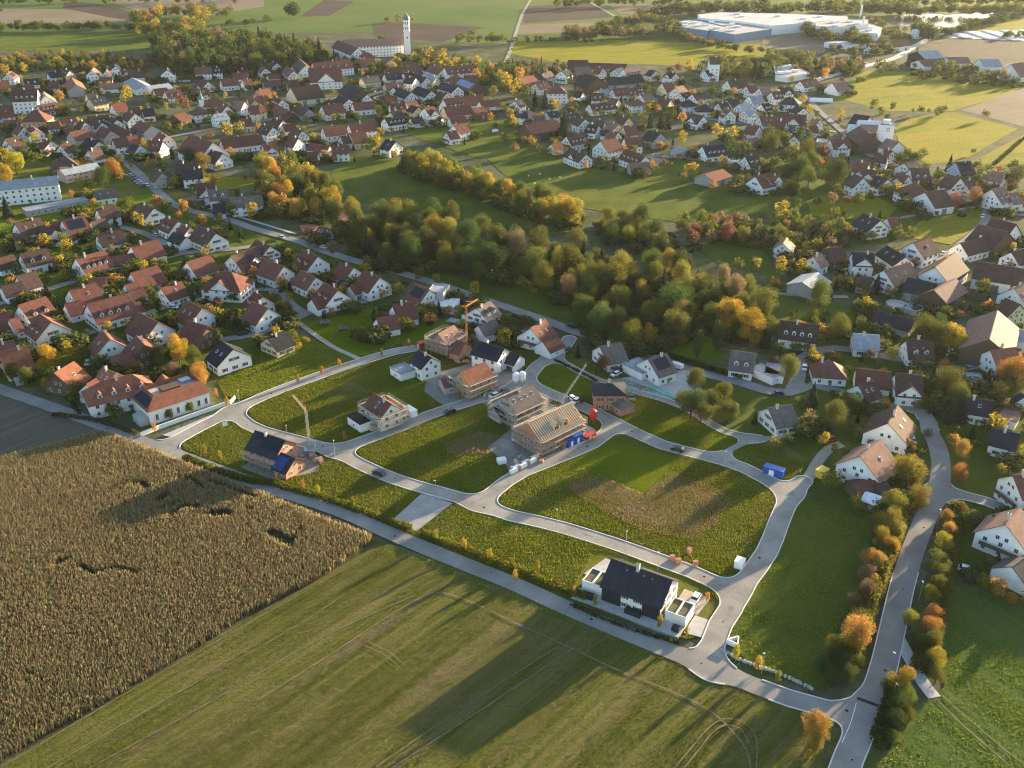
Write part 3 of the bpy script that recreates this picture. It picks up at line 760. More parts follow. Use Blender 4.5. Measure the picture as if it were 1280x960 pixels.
def ridge_building(x1, y1, x2, y2, Wd, e, roof, wall='W', fl='', **kw):
    barn = 'b' in fl
    pt = math.radians(22) if 'l' in fl else math.radians(33) if barn else math.radians(36 if roof in 'kgb' else 40)
    zr = e + (.3 if 'f' in fl else Wd / 2 * math.tan(pt) + .25)
    a = gp(x1, y1, zr); b_ = gp(x2, y2, zr); c = (a + b_) / 2; d = b_ - a
    L = max(d.length, Wd * .75 if 's' not in fl else 3)
    c.z = 0
    return building(c, math.atan2(d.y, d.x), L, Wd, e, roof, wall, fl, pt, **kw)
# ---------------------------------------------------------------- the village, surveyed sheet by sheet: ridge ends, width, eaves, roof, wall, features
VILLAGE = [
(0, 70, 8, '''-60 250 80 237 11 5 o;65 180 115 150 9 4.5 o;230 235 390 225 9 3 k;470 165 605 150 9 4.5 k;625 130 700 140 9 5 d Y;715 215 760 285 12 5 o C b;910 142 942 114 9 6 m;1050 155 1075 135 8 5 d
1150 105 1140 72 8 6 k;1205 142 1270 135 8 4 d;985 280 1240 265 8 3 m W s;1000 212 1120 206 9 3 r W s;115 335 375 325 15 9 d W D;200 290 340 280 12 5 r;430 350 455 395 12 5 m;480 255 590 250 9 4.5 d Y;370 490 560 462 9 3 r
-40 500 110 488 14 5 r U;300 537 400 535 14 6 r T h;855 375 975 360 9 4 d;885 425 1040 400 10 5 k Y;1110 480 1250 460 11 5 o;870 600 1040 590 8 4 r;1060 580 1170 635 9 4.5 d;1130 670 1250 730 10 4 d B b
965 640 1020 665 8 4 d;590 625 750 605 8 3.5 r;460 660 590 650 8 3 r;690 640 750 655 8 4.5 r;790 650 850 660 8 4.5 r;690 760 890 725 12 4 r C b;1010 700 1110 745 9 4 r C;870 815 985 855 10 4.5 k Y;1120 830 1270 810 9 4.5 d
455 830 505 845 9 4.5 r;595 890 720 860 9 4 d;40 830 190 800 10 4 d;180 685 240 710 9 4.5 r;310 690 355 730 9 4.5 r;30 645 170 640 7 3 r W s;90 872 190 847 10 4 d''' ),
(160, 70, 8, '''0 150 150 140 10 4 d;40 215 170 290 14 4 g W l;180 300 410 270 14 3.5 g W l;385 142 397 118 10 6 k;660 112 830 104 10 5 r;840 112 920 106 10 5 k;720 235 800 255 9 4 d;920 230 1090 215 10 4 r;1040 170 1190 165 9 4 r;1110 130 1200 125 9 4.5 k;1140 235 1230 225 9 4 o
250 330 390 315 9 4 r;360 350 520 330 10 4.5 r W D;640 325 790 315 9 4 r;920 480 990 500 9 4.5 r;670 510 750 500 10 5 d W h;850 582 980 562 9 5 g;1090 450 1150 455 10 5 m;1190 415 1290 405 10 4.5 o Y;1220 505 1290 500 9 5 r Y;1120 625 1230 615 9 4 r
10 540 70 575 10 4.5 r;0 515 115 505 9 4 d;140 530 250 520 10 4 k;110 645 235 695 11 4 r C b;320 750 380 800 10 4 r;455 590 570 560 10 4.5 r B b;620 780 850 860 18 5 r W Z;920 830 1330 780 10 4 r;0 800 60 790 9 4 r;30 870 120 890 9 4 d;240 845 340 850 10 4.5 r''' ),
(320, 70, 8, '''50 62 110 50 9 5 k;60 100 95 122 8 4.5 r;205 68 150 50 8 5 k;110 185 230 175 7 3 r W s;310 95 375 150 9 4.5 r;430 20 500 90 13 6 r;560 70 940 30 13 6 r;520 122 850 110 20 6 r W X;1000 30 1190 22 13 5 o Y;300 245 420 238 9 4 d;60 250 240 235 10 3.5 d C b;340 310 620 280 22 4 d Y b
930 258 1060 330 18 5 k B b;830 390 930 430 10 4.5 k;1050 215 1220 195 9 4 b Y;1110 385 1260 340 10 4 k;0 340 130 320 9 4 o T;0 400 110 390 8 4 r;190 405 262 435 9 4.5 r;0 500 70 490 8 5 r Y;210 485 330 550 9 3.5 r B b;430 465 530 530 9 4 d C;650 495 860 470 11 4.5 r;960 470 1180 450 9 4 r
170 620 270 640 10 4.5 d;260 685 390 670 8 3 r W s;60 680 170 710 9 4.5 d;370 720 465 745 9 4.5 d;330 800 430 815 10 5 r;660 710 890 685 10 6 o;920 680 1180 650 10 4.5 r;930 772 1090 750 11 4 o Y;850 800 920 790 8 4 d;750 895 930 888 8 5 r;60 880 190 865 10 4 o W X;540 870 740 900 7 3 r W s;250 968 340 955 9 4 r;510 960 620 960 7 3 d W s''' ),
(480, 70, 8, '''70 30 10 10 12 4.5 b Y;0 115 180 105 10 5 r B;270 65 330 62 14 6 r W h;200 118 440 110 8 4 r;470 80 600 120 10 7 r;600 110 880 85 11 8 r;850 100 905 115 9 5 d;660 190 770 180 12 5 r W h;800 195 940 190 11 4.5 d B b;760 210 940 280 15 4 r B SNb
0 180 160 165 10 4 k;190 175 280 160 8 4 k;220 205 320 215 10 6 k;340 195 430 215 9 5 k;330 140 400 170 9 5 k;450 200 530 210 9 4.5 g Y;590 260 740 305 10 4.5 k;0 270 170 255 9 5 o;330 300 475 350 10 5 k W V;90 312 160 300 9 4.5 k;150 320 275 360 10 4.5 k;0 400 130 395 10 4 r B b;50 470 210 460 10 4 r;210 460 320 440 8 4 r
550 350 630 368 9 4.5 d;590 430 790 405 14 4 r;790 400 980 385 12 4 r;950 455 1140 430 8 3 r W s;590 510 860 480 11 4 r Y;880 530 1000 505 10 3.5 r B b;400 520 500 500 10 7 r W X;270 490 345 510 8 5 k Y;0 620 200 590 10 4 k;60 562 170 540 8 4 k;260 620 380 605 7 3 d W s;530 600 590 610 6 3 r W s;650 610 810 595 8 3 r W s
690 690 810 665 10 5 r;620 758 725 742 8 4 r;20 830 120 850 11 4.5 k''' ),
(640, 70, 8, '''60 220 210 190 13 3.5 o B b;215 175 300 170 8 4 d;310 165 390 150 9 4.5 m;490 150 560 130 10 6 k;560 40 760 40 14 4 d B b;720 65 1150 80 12 3.5 d B b;620 110 780 105 14 4 b B b;720 180 860 210 20 5 k B b;930 220 1200 205 12 3.5 k C b;1160 190 1290 180 14 3.5 k C b
850 110 915 120 9 4.5 r;1030 130 1100 110 9 4.5 k;1110 130 1270 105 13 4 m;390 285 500 283 12 7.5 r W h;230 270 350 250 9 4.5 d;640 352 712 360 8 4.5 k;790 370 920 370 9 4.5 d W D;770 480 1020 450 9 3.5 d;860 340 970 330 9 4 g;1000 330 1150 315 9 5 r;1130 330 1240 320 9 4 d;1220 310 1290 300 9 5 k;1190 430 1290 420 9 5 r W h;990 420 1070 430 8 4 r
20 450 90 430 9 5 k;120 550 200 530 11 4.5 k W h;210 600 320 595 8 3 r W s;340 560 450 545 8 4.5 k;120 680 430 635 14 5 r B b;660 600 735 630 9 4.5 d;520 590 660 570 8 4 k B;770 680 860 690 10 4 k;880 740 970 740 7 3 k W s;850 640 920 645 8 5 d;1060 590 1170 615 9 5 d Y;980 655 1070 680 9 4.5 m Y;1110 700 1235 690 10 5 r Y;985 745 1065 760 8 4.5 r
540 800 720 770 10 3.5 d;390 880 490 860 7 3 o W s;880 850 1040 815 12 5 r;1120 820 1290 810 9 4 r''' ),
(640, 120, 4, '''290 258 372 290 10 4.5 d W X;570 265 670 300 11 4.5 r;585 335 690 330 9 3 m C s''' ),
(800, 70, 8, '''690 10 800 10 10 14 d;610 50 690 45 8 6 d;650 145 702 138 9 5 k;870 240 1050 225 12 4 d;95 135 160 150 9 4.5 k;270 155 360 172 9 4.5 k;200 215 280 210 8 3 g W sf;220 270 310 260 12 4 r Y;350 320 430 290 9 4 r;400 370 490 360 8 4.5 k;520 380 660 360 9 4.5 k;430 440 530 430 10 5 k W h;0 380 110 365 10 4 b;200 415 315 430 10 4.5 d Y
590 480 710 480 11 3.5 k W h;780 470 880 460 9 4 k;870 440 980 425 10 4 k;990 480 1090 465 10 4.5 g;1090 400 1220 390 11 5 g;1060 300 1160 290 9 4.5 r;1190 320 1290 310 9 4.5 m;1210 480 1290 470 9 4.5 k;850 525 910 545 9 5 r;1040 540 1150 525 9 4.5 g;510 570 640 600 10 4 d;1080 680 1200 700 10 4.5 r;1200 600 1290 595 10 5 r;1050 830 1180 810 8 3 b W s;90 740 210 770 11 4.5 k C
620 900 840 880 12 3.5 k;370 900 475 935 9 3 g C sl;640 940 650 980 4 3 g W s''' ),
(800, 180, 8, '''1060 122 1160 112 10 4.5 k;900 162 1000 152 7 3 w W sfG;1150 320 1290 290 11 4 r''' ),
(960, 70, 8, '''320 250 480 225 9 4 d;650 270 770 245 9 3 m W s;110 320 230 310 9 5 k;30 360 130 350 9 4.5 d;160 400 300 410 12 5 k W h;280 495 360 520 9 4.5 k;140 575 390 590 12 5 r W X;0 600 90 612 9 5 r;80 640 190 652 9 4.5 r;460 620 510 630 8 5 m;400 700 490 695 8 3 r W s;620 830 800 820 10 5 r W X;490 840 620 850 10 3 g C sf
880 580 1010 600 14 5 k C b;900 640 1130 650 14 6 w W bl;920 685 1160 690 12 5 m W bl;910 700 1050 800 14 6 d B b;1210 830 1290 850 12 5 m W b;200 760 265 800 8 4.5 r;810 680 910 690 9 4 w W sl''' ),
(960, 180, 8, '''0 290 110 315 9 4.5 r;50 365 165 342 8 4 r;860 300 955 335 10 5 d;870 165 1020 185 10 4.5 r;980 250 1090 265 9 3 d;1100 315 1195 345 10 4.5 k;1100 85 1190 95 9 4.5 r;1170 45 1250 68 8 4 r;950 690 1130 760 11 4.5 k;1190 740 1290 730 8 3 r W s''' ),
(1120, 180, 8, '''80 190 200 160 10 4 k;140 240 330 240 11 4.5 d;20 290 125 315 9 4 r;140 388 250 382 12 5 r W h;600 178 745 168 12 4.5 d U S;520 300 645 335 11 5 d;680 360 765 348 8 4 r;290 480 490 455 16 4 d W b;965 450 1075 425 12 5 m;1130 490 1210 480 9 4 m;880 300 980 310 8 3 m W s;990 270 1060 280 9 5 m;960 735 1210 800 14 5 d;830 800 1120 880 16 4.5 d B b''' ),
(960, 240, 4, '''95 225 75 255 8 4.5 m;280 285 370 268 10 4.5 d B;225 322 268 305 9 4 m;420 300 530 305 11 6 k;595 265 690 325 10 4 k;725 252 810 222 12 6 d;960 255 1120 215 10 4 d;580 390 710 350 12 5 m W q;460 415 530 430 8 3 d W s;835 375 935 300 15 5 d;700 425 850 460 12 4 k C b;830 490 940 430 12 4 m B b;1040 345 1290 385 15 5 d W b
170 450 250 400 13 4 g C bl;262 395 360 450 12 4 m C bl;1230 480 1290 455 12 6 m;1190 530 1260 560 10 4.5 d Y;1148 590 1108 735 17 6 m B b;985 640 1110 675 13 5 g B b;540 590 740 640 9 3 k C b;60 640 260 665 11 4 d W D;425 705 560 715 10 3.5 g;690 738 825 742 11 4 d W D;270 840 350 845 10 3 r W h;440 880 620 900 10 3 r W s;560 915 480 955 9 3 r W sG;640 905 770 915 12 4 d W X
850 870 990 885 8 3 k W s;980 920 1070 930 7 3 g W sf;0 880 70 890 9 3 g W f;1215 300 1290 280 10 5 d;1200 680 1290 690 8 3 g W s;1110 790 1240 775 12 3.5 o''' ),
(960, 480, 4, '''0 120 120 100 11 3.5 b;648 103 600 195 13 4 d W q;985 60 1130 85 9 4 k;1120 215 1265 250 9 4 k;1165 140 1255 165 8 3 m W sf;450 5 530 -20 9 3.5 d;600 -10 780 5 10 4 d W V;1265 40 1290 60 8 3 k W s''' ),
(1200, 560, 5.33, '''395 175 460 165 10 6 r;305 510 405 395 13 5 m W V;215 445 300 465 8 3 d W s;345 790 440 720 9 3 b W s''' ),
(640, 240, 4, '''90 680 165 632 12 4 r W V;150 745 228 712 8 3 r W s;450 768 535 752 12 3.5 b;412 782 470 752 9 3.5 k;690 830 762 808 12 4 b W S;600 880 680 850 10 3 g W sf;1095 790 1225 808 12 3.5 b;1250 900 1300 880 10 3 g W sf''' ),
(320, 240, 4, '''40 335 140 370 11 4 r;230 285 310 320 12 4 r;220 390 300 425 10 4 r;340 450 410 490 12 4 r;275 535 340 515 8 3 r W sG;420 350 490 375 11 4 r;540 390 620 425 12 4.5 r;465 470 530 445 7 3 r W sG;-10 500 30 520 10 4 r;-20 545 60 580 12 4 r;0 235 70 270 10 4.5 r;320 170 352 178 8 3 r;790 455 868 488 11 4 r W S;890 478 935 482 9 6.5 g C f;895 550 1010 555 9 3 w W f;680 565 790 545 11 3.5 r;600 632 700 612 9 3 r W s
1100 580 1172 543 11 5 b;1110 668 1200 640 8 3 b W s;52 730 150 692 10 3.2 k Y''' ),
(0, 240, 4, '''70 155 200 125 12 4 d;60 215 130 205 8 3 d W s;205 165 275 190 8 3 d W sG;250 150 310 143 9 3 r W sG;305 140 420 115 14 3.5 r;480 85 580 65 10 5 d;450 150 525 130 8 3 d W s;700 50 770 80 11 4 d;830 120 890 145 11 4 r;905 160 950 175 9 4 r;990 165 1080 205 12 4 d W q;865 200 930 225 8 3 k W s;480 210 610 185 11 4 d;375 330 525 290 13 4 r;545 325 695 300 8 3 r W sG;650 270 790 235 13 4 r;95 310 235 278 11 4 d;-40 340 65 310 9 3 d
80 420 175 395 11 4 d;0 470 110 445 9 3 d W sG;650 405 790 365 13 3.5 r;620 465 690 445 9 3 r W s;640 495 720 475 7 3 r W s;440 432 530 425 7 3 o W s;800 480 905 445 10 3.5 r W q;930 350 1050 312 12 3.5 r;1060 390 1200 400 14 5 r W hX;1150 320 1290 265 12 3.5 d;1190 365 1280 345 8 3 d W s;340 490 480 450 12 3.5 r;320 560 400 540 9 3 r W s;430 560 640 505 14 4 r W D;645 560 700 545 7 3 r W s;90 565 230 520 13 3.5 r
40 640 90 625 9 3 r W s;195 605 255 648 13 4 r;690 600 790 650 13 4 r;640 690 720 670 9 3 r W s;930 540 1010 580 13 4 r W q;930 640 1040 670 12 3.5 r B Z;510 690 548 735 12 4 r;390 765 500 735 9 3 r W s;680 715 720 762 12 4 r B;545 825 660 795 9 3 r B s;0 800 130 770 13 3.5 o Y;270 905 370 845 12 3.5 o B;1105 742 1165 785 13 4 k W q;1190 490 1260 525 12 4 r;1170 620 1270 590 10 3 r;-40 612 20 600 11 3.5 r;-30 760 60 740 10 3.5 d;510 875 580 905 9 3.5 o;430 960 480 930 9 4 r W s''' ),
(160, 180, 8, '''530 255 740 240 10 5 k;480 200 710 195 10 4 d;380 310 455 305 7 3 d W s;290 260 340 290 9 4 d C;660 400 860 380 12 4 d;790 460 990 440 10 4 b;610 520 770 545 9 3 m B sf;840 600 970 590 9 3 k W s;1010 535 1340 505 9 5 b;780 40 950 90 11 4 d''' ),
(0, 180, 8, '''920 470 1150 440 8 3.5 b;560 130 700 115 12 3.5 d W h;870 70 990 40 10 4 d''' ),
(960, 0, 4, '''305 215 375 205 12 5 w W sf;380 220 470 210 14 5 g W sf;505 230 560 222 11 4 k;600 205 690 195 16 5 r W b;745 255 845 250 26 8 g K bl;750 300 840 295 20 4 r W bl;890 285 1000 285 20 5 m W bl;1060 295 1150 295 24 7 g W bl;1215 320 1290 310 22 5 m W;740 150 765 145 9 9 w W f;320 415 390 405 14 3.5 m W s''' ),
]
NB = 0
def clash(c, rz, L, Wd):
    for (x, y, r2, l2, w2) in FOOT:
        dx, dy = c.x - x, c.y - y
        if math.hypot(dx, dy) < .36 * (min(L, Wd) + min(l2, w2)): return True
    return False
for ox, oy, k, s in VILLAGE:
    for it in s.replace('\n', ';').split(';'):
        t = it.split()
        if not t: continue
        x1, y1, x2, y2, Wd, e = map(float, t[:6]); roof = t[6]; wall = t[7] if len(t) > 7 else 'W'; fl = t[8] if len(t) > 8 else ''
        P = (ox + x1 / k, oy + y1 / k, ox + x2 / k, oy + y2 / k)
        if k == 8 and oy < 200: Wd *= 1.15; e *= 1.08
        a = gp(P[0], P[1], e + Wd * .4); b_ = gp(P[2], P[3], e + Wd * .4); c = (a + b_) / 2; d = b_ - a
        if clash(c, 0, max(d.length, 4), Wd): continue
        if not fl and Wd >= 9:
            u_ = R.random(); fl = 'S' if u_ < .05 and ox < 640 else 'D' if u_ < .22 and Wd >= 10 else 'V' if u_ < .30 else 'X' if u_ < .36 else 'q' if u_ < .5 else ''
        ridge_building(*P, Wd, e, roof, wall, fl); NB += 1
print('buildings', NB)
# ---------------------------------------------------------------- special buildings
def scaffold(o, L, Wd, e, label, zr=None, sides=(-1, 1), ends=(-1, 1)):
    """tube scaffolding with plank lifts round a building (its own thing)"""
    root = empty('scaffolding', o.location, o.rotation_euler.z); tube = MB(); deck = MB(); g = .9; w = .8
    lev = [z for z in (2.0, 4.0, 6.0, 8.0) if z < e + 1.2]
    def run(a, b, nrm):
        n = max(2, int((b - a).length / 2.4) + 1); top = lev[-1] + 1.1
        for i in range(n):
            p = a.lerp(b, i / (n - 1))
            for k in (0, w): tube.tube(p + nrm * k, p + nrm * k + Vector((0, 0, top)), .05, .05, 4)
        for z in lev:
            A = a + Vector((0, 0, z)); B_ = b + Vector((0, 0, z))
            deck.hexa([A, B_, B_ + nrm * w, A + nrm * w] + [q + Vector((0, 0, .09)) for q in (A, B_, B_ + nrm * w, A + nrm * w)])
            for dz in (.55, 1.0): tube.bar(A + nrm * w + Vector((0, 0, dz)), B_ + nrm * w + Vector((0, 0, dz)), .06)
    x, y = L / 2 + .2, Wd / 2 + g
    for s in sides: run(Vector((-x, s * y, 0)), Vector((x, s * y, 0)), Vector((0, s, 0)))
    for s in ends: run(Vector((s * (x + .2), -y, 0)), Vector((s * (x + .2), y, 0)), Vector((s, 0, 0)))
    tube.build('poles', M['steel'], root); deck.build('plank_deck', M['plank'], root)
    return tag(root, label, 'scaffolding', 'scaffolds of the building sites')
RB = ridge_building
HG = 'houses of the new estate'
# charcoal duplex
dup = RB(764, 698, 841, 725, 11, 5, 'k', 'W', '', name='duplex_house', cat='house', group=HG, label='white duplex house with big charcoal roof and raised concrete terrace')
for x0, x1 in ((-7.6, -2.6), (3.0, 7.6)): MB().box(x0, x1, -5.62, -5.5, .6, 4.3).build('dark_facade_panel', M['wall_K'], dup)
for x0, x1 in ((-13.6, -8.2), (8.4, 13.6)):
    gb = MB().box(x0, x1, -4.3, 1.4, 0, 3.0, 0)
    for a in ((x0, x1, -4.3, -4.1), (x0, x1, 1.2, 1.4), (x0, x0 + .2, -4.1, 1.2), (x1 - .2, x1, -4.1, 1.2), ((x0 + x1) / 2 - .2, (x0 + x1) / 2 + .2, -4.1, 1.2)): gb.box(*a, 3.0, 3.35, 0)
    go = gb.build('flat_garage', M['wall_W'], dup); inst('garage_door', GAR, go, ((x0 + x1) / 2, 1.42, 0), math.pi, (4, 1, 2.2))
    MB().box(x0 + .22, (x0 + x1) / 2 - .22, -4.08, 1.18, 3.0, 3.08).box((x0 + x1) / 2 + .22, x1 - .22, -4.08, 1.18, 3.0, 3.08).build('sedum_roof', M['sedum'], go)
MB().box(-14.3, 13.6, -8.3, -4.35, .3, .62).box(-14.3, 13.6, -8.5, -8.3, .0, .66).build('terrace', M['pave'], dup)
for x in (-10.2, 1.2, 12.2): MB().box(x - (2 if x > 1 and x < 2 else .9), x + (2 if x > 1 and x < 2 else .9), -7.2, -5.9, .62, 1.9).build('garden_box', M['wall_K'], dup)
for x in (-3.2, 1.2, 3.4): MB().tube((x, -1.2, 6.5), (x, -1.2, 8.6), .16, .16, 8).build('flue', M['steel'], dup)
MB().box(-8, -1, .9, 4.1, 6.2, 6.4).build('solar_thermal', M['solar'], dup).rotation_euler = (0, 0, 0)
dup.children[-1].location = (0, 0, -.0)
sheet('drive', [dup.matrix_basis @ Vector(p) for p in ((8.2, 1.5, 0), (14.5, 1.5, 0), (15, 9, 0), (8.2, 9, 0))], M['pave_warm'], z=.335)
sheet('drive', [dup.matrix_basis @ Vector(p) for p in ((14, -6, 0), (20, -5, 0), (20, 1.2, 0), (14, 1.2, 0))], M['pave'], z=.335)
sheet('drive', [dup.matrix_basis @ Vector(p) for p in ((-16, 1.5, 0), (-8.2, 1.5, 0), (-6, 10, 0), (-14, 10, 0))], M['pave'], z=.331)
# hipped building with a roof terrace
A_, B_, C_, D_ = gp(163, 496, 5.2), gp(186, 515, 5.2), gp(265, 489, 5.2), gp(235, 471, 5.2)
ctr = (A_ + B_ + C_ + D_) / 4; rz = math.atan2(*((lambda d: (d.y, d.x))(C_ - B_))); ctr.z = 0
cb = empty('hipped_building', ctr, rz); FOOT.append((ctr.x, ctr.y, rz, 22, 15))
MB().box(-10.4, 10.4, -6.9, 6.9, 0, 5.2).build('wall', M['wall_W'], cb)
rm = MB(); o1 = [(-11, -7.5), (11, -7.5), (11, 7.5), (-11, 7.5)]; o2 = [(-6.4, -2.6), (9.6, -2.6), (9.6, 5.8), (-6.4, 5.8)]
for i in range(4):
    j = (i + 1) % 4; rm.face([(*o1[i], 5.05), (*o1[j], 5.05), (*o2[j], 8.0), (*o2[i], 8.0)]); rm.face([(*o2[j], 8.0), (*o2[j], 6.3), (*o2[i], 6.3), (*o2[i], 8.0)])
rm.face([(*p, 5.04) for p in o1[::-1]]); rm.build('hipped_roof', M['roof_o'], cb)
MB().box(-6.4, 9.6, -2.6, 5.8, 6.2, 6.32).build('roof_terrace', M['concrete'], cb)
MB().box(-2.5, 3.5, -.8, 2.8, 6.32, 7.5).build('plant_box', M['wall_B'], cb); MB().box(5, 8.6, 2, 5, 6.32, 7.3).build('skylight_hood', M['steel'], cb)
MB().hexa([(-10.4, -5.4, 5.7), (-7.6, -3.2, 7.5), (-7.6, 4.2, 7.5), (-10.4, 5.4, 5.7), (-10.4, -5.4, 5.82), (-7.6, -3.2, 7.62), (-7.6, 4.2, 7.62), (-10.4, 5.4, 5.82)]).build('solar_array', M['solar'], cb)
CLIMB = None
for x in (-8, -.8, 6.4, 9): inst('window', WIN, cb, (x, -6.91, 1), 0, (1, 1, 2.4))
for c_ in cb.children:
    pass
MB().hexa([(-13.5, -6, 0), (-10.5, -6, 0), (-10.5, 0, 0), (-13.5, 0, 0), (-13.5, -6, 2.4), (-10.5, -6, 2.9), (-10.5, 0, 2.9), (-13.5, 0, 2.4)]).build('annex', M['wall_C'], cb)
tag(cb, 'white hipped building with red roof around a sunken roof terrace', 'building')
gw = MB()
for s, e_ in ((pts('92 518 130 533 175 547 190 545'), 1.3),):
    pass
wp = pts('176 546 200 536 288 505 294 499')
wl_ = MB()
for i in range(len(wp) - 1): wl_.bar(wp[i] + Vector((0, 0, .7)), wp[i + 1] + Vector((0, 0, .7)), .3, 0, 1.5)
tag(wl_.build('garden_wall', M['wall_W']), 'white garden wall around the hipped building', 'wall')
sheet('parking_bay', pts('203 545 280 513 284 519 213 547'), M['pave'], z=.334)
# brick house with black solar roof and its wing
h1 = RB(318.6, 537.8, 357, 550.5, 9.5, 5.2, 'k', 'R', '', name='unfinished_house', cat='house', group=HG, label='brick shell house with black roof and rows of solar panels')
for k in range(4): 
    z0 = 5.4 + .75 + k * .62
    y0 = -(9.5 / 2) + (z0 - 5.2) / math.tan(math.radians(36))
    MB().hexa([(-1.5 if k < 2 else -4.5, y0, z0 + .26), (5.6, y0, z0 + .26), (5.6, y0 + .62, z0 + .7), (-1.5 if k < 2 else -4.5, y0 + .62, z0 + .7)] + [(-1.5 if k < 2 else -4.5, y0, z0 + .36), (5.6, y0, z0 + .36), (5.6, y0 + .62, z0 + .8), (-1.5 if k < 2 else -4.5, y0 + .62, z0 + .8)]).build('solar_row', M['solar'], h1)
h1w = RB(351, 565.5, 369, 572.5, 8, 2.9, 'k', 'R', '', name='unfinished_wing', cat='building', group=HG, label='low brick wing with blue solar film on black roof')
MB().hexa([(-2.9, -4.3, 3.15), (1.2, -4.3, 3.15), (1.2, -.8, 5.7), (-2.9, -.8, 5.7), (-2.9, -4.3, 3.24), (1.2, -4.3, 3.24), (1.2, -.8, 5.79), (-2.9, -.8, 5.79)]).build('roof_film', M['bluefilm'], h1w)
scaffold(h1, 12.5, 9.5, 4.6, 'grey scaffold along the brick house with solar roof', sides=(-1,), ends=())
# scaffolded red-roofed house with black flat annex
h2 = RB(466.4, 490.5, 489.4, 505, 8.5, 5.4, 'r', 'W', '', name='unfinished_house', cat='house', group=HG, label='white house under scaffolding with new red roof and low black annex')
inst('skylight', SKY, h2, (0, -2.0, 7.4), 0, (.8, 2.6, 1), math.radians(40))
scaffold(h2, 11, 8.5, 5.6, 'grey scaffold around the new red-roofed house with annex')
c = gp(456, 521, 3); c.z = 0
building(c, h2.rotation_euler.z, 7.5, 8.5, 3.2, 'k', 'W', 'fs', name='annex', cat='annex', group=HG, label='low flat black-roofed annex under scaffolding beside red-roofed house')
# two shells along the middle street
h3 = RB(575, 464.8, 607.3, 452.2, 8.5, 5.6, 'o', 'T', '', name='unfinished_house', cat='house', group=HG, label='tan brick shell with orange roof on the middle street')
scaffold(h3, 12, 8.5, 5.4, 'grey scaffold in front of the tan shell with orange roof', sides=(-1,), ends=(-1,))
h3b = RB(551, 474, 569, 471, 7, 3, 'r', 'C', 'ls', name='carport', cat='carport', group=HG, label='low carport with red and blue striped roof beside tan shell')
MB().hexa([(1.0, -3.3, 3.4), (3.0, -3.3, 3.4), (3.0, 0, 4.8), (1.0, 0, 4.8), (1.0, -3.3, 3.5), (3.0, -3.3, 3.5), (3.0, 0, 4.9), (1.0, 0, 4.9)]).build('blue_roof_panel', M['bluepanel'], h3b)
h4 = RB(547, 417, 567.5, 406, 8.5, 5, 'm', 'R', '', name='unfinished_house', cat='house', group=HG, label='brick shell with pinkish roof beside the orange crane')
scaffold(h4, 10.5, 8.5, 5, 'grey scaffold around the brick shell beside the orange crane')
RB(569, 424, 582, 428, 8, 2.9, 'r', 'R', 's', name='unfinished_wing', cat='building', group=HG, label='low brick wing with dark red roof beside orange crane')
# grey-roofed shell and rafter-framed house
h5 = RB(630, 495.6, 665.6, 480, 10, 6.2, 'b', 'C', '', name='unfinished_house', cat='house', group=HG, label='grey shell house with dark roof, white skylights and full scaffolding')
for x in (-4, -1.3, 1.3, 4): inst('skylight', SKY, h5, (x, -2.2, 8.4), 0, (.8, 1.2, 1), math.radians(36))
scaffold(h5, 14, 10, 6.2, 'tall scaffold around the grey shell house')
RB(617, 509, 627, 505, 6, 3, 'k', 'C', 's', name='unfinished_wing', cat='building', group=HG, label='small grey wing with black roof below the grey shell')
a, b2 = gp(660, 528, 10.4), gp(714, 503, 10.4); c = (a + b2) / 2; c.z = 0; d = b2 - a; rz = math.atan2(d.y, d.x); Lr = d.length; Wr = 10.5
rh = empty('rafter_house', c, rz); FOOT.append((c.x, c.y, rz, Lr, Wr))
wb = MB().box(-Lr / 2 + .5, Lr / 2 - .5, -Wr / 2, Wr / 2, 0, 6.2)
for s in (-1, 1):
    q = [(s * (Lr / 2 - .5), -Wr / 2, 6.2), (s * (Lr / 2 - .5), Wr / 2, 6.2), (s * (Lr / 2 - .5), 0, 10)]; wb.face(q if s > 0 else q[::-1])
wb.build('brick_wall', M['wall_R'], rh)
for z in (1, 3.8):
    for k in range(6): inst('window', WIN, rh, (-Lr / 2 + 2 + k * (Lr - 4) / 5, -Wr / 2 - .01, z), 0, (1.2, 1, 1.5))
    for k in range(3): inst('window', WIN, rh, (-Lr / 2 + .49, -3 + k * 3, z), -math.pi / 2, (1.2, 1, 1.5))
MB().hexa([(-Lr / 2 + .6, -Wr / 2 - .5, 5.9), (Lr / 2 - .6, -Wr / 2 - .5, 5.9), (Lr / 2 - .6, 0, 10.0), (-Lr / 2 + .6, 0, 10.0)] + [(-Lr / 2 + .6, -Wr / 2 - .5, 5.95), (Lr / 2 - .6, -Wr / 2 - .5, 5.95), (Lr / 2 - .6, 0, 10.05), (-Lr / 2 + .6, 0, 10.05)]).build('underlay', M['underlay'], rh)
MB().hexa([(-Lr / 2 + .6, 0, 10.0), (Lr / 2 - .6, 0, 10.0), (Lr / 2 - .6, Wr / 2 + .5, 5.9), (-Lr / 2 + .6, Wr / 2 + .5, 5.9)] + [(-Lr / 2 + .6, 0, 10.05), (Lr / 2 - .6, 0, 10.05), (Lr / 2 - .6, Wr / 2 + .5, 5.95), (-Lr / 2 + .6, Wr / 2 + .5, 5.95)]).build('underlay', M['underlay'], rh)
raf = MB().bar((0, -Wr / 2 - .6, 6.1), (0, 0, 10.35), .16, 0, .3).mesh('rafter', M['timber']); raf2 = MB().bar((0, Wr / 2 + .6, 6.1), (0, 0, 10.35), .16, 0, .3).mesh('rafter', M['timber'])
nr_ = int(Lr / .85)
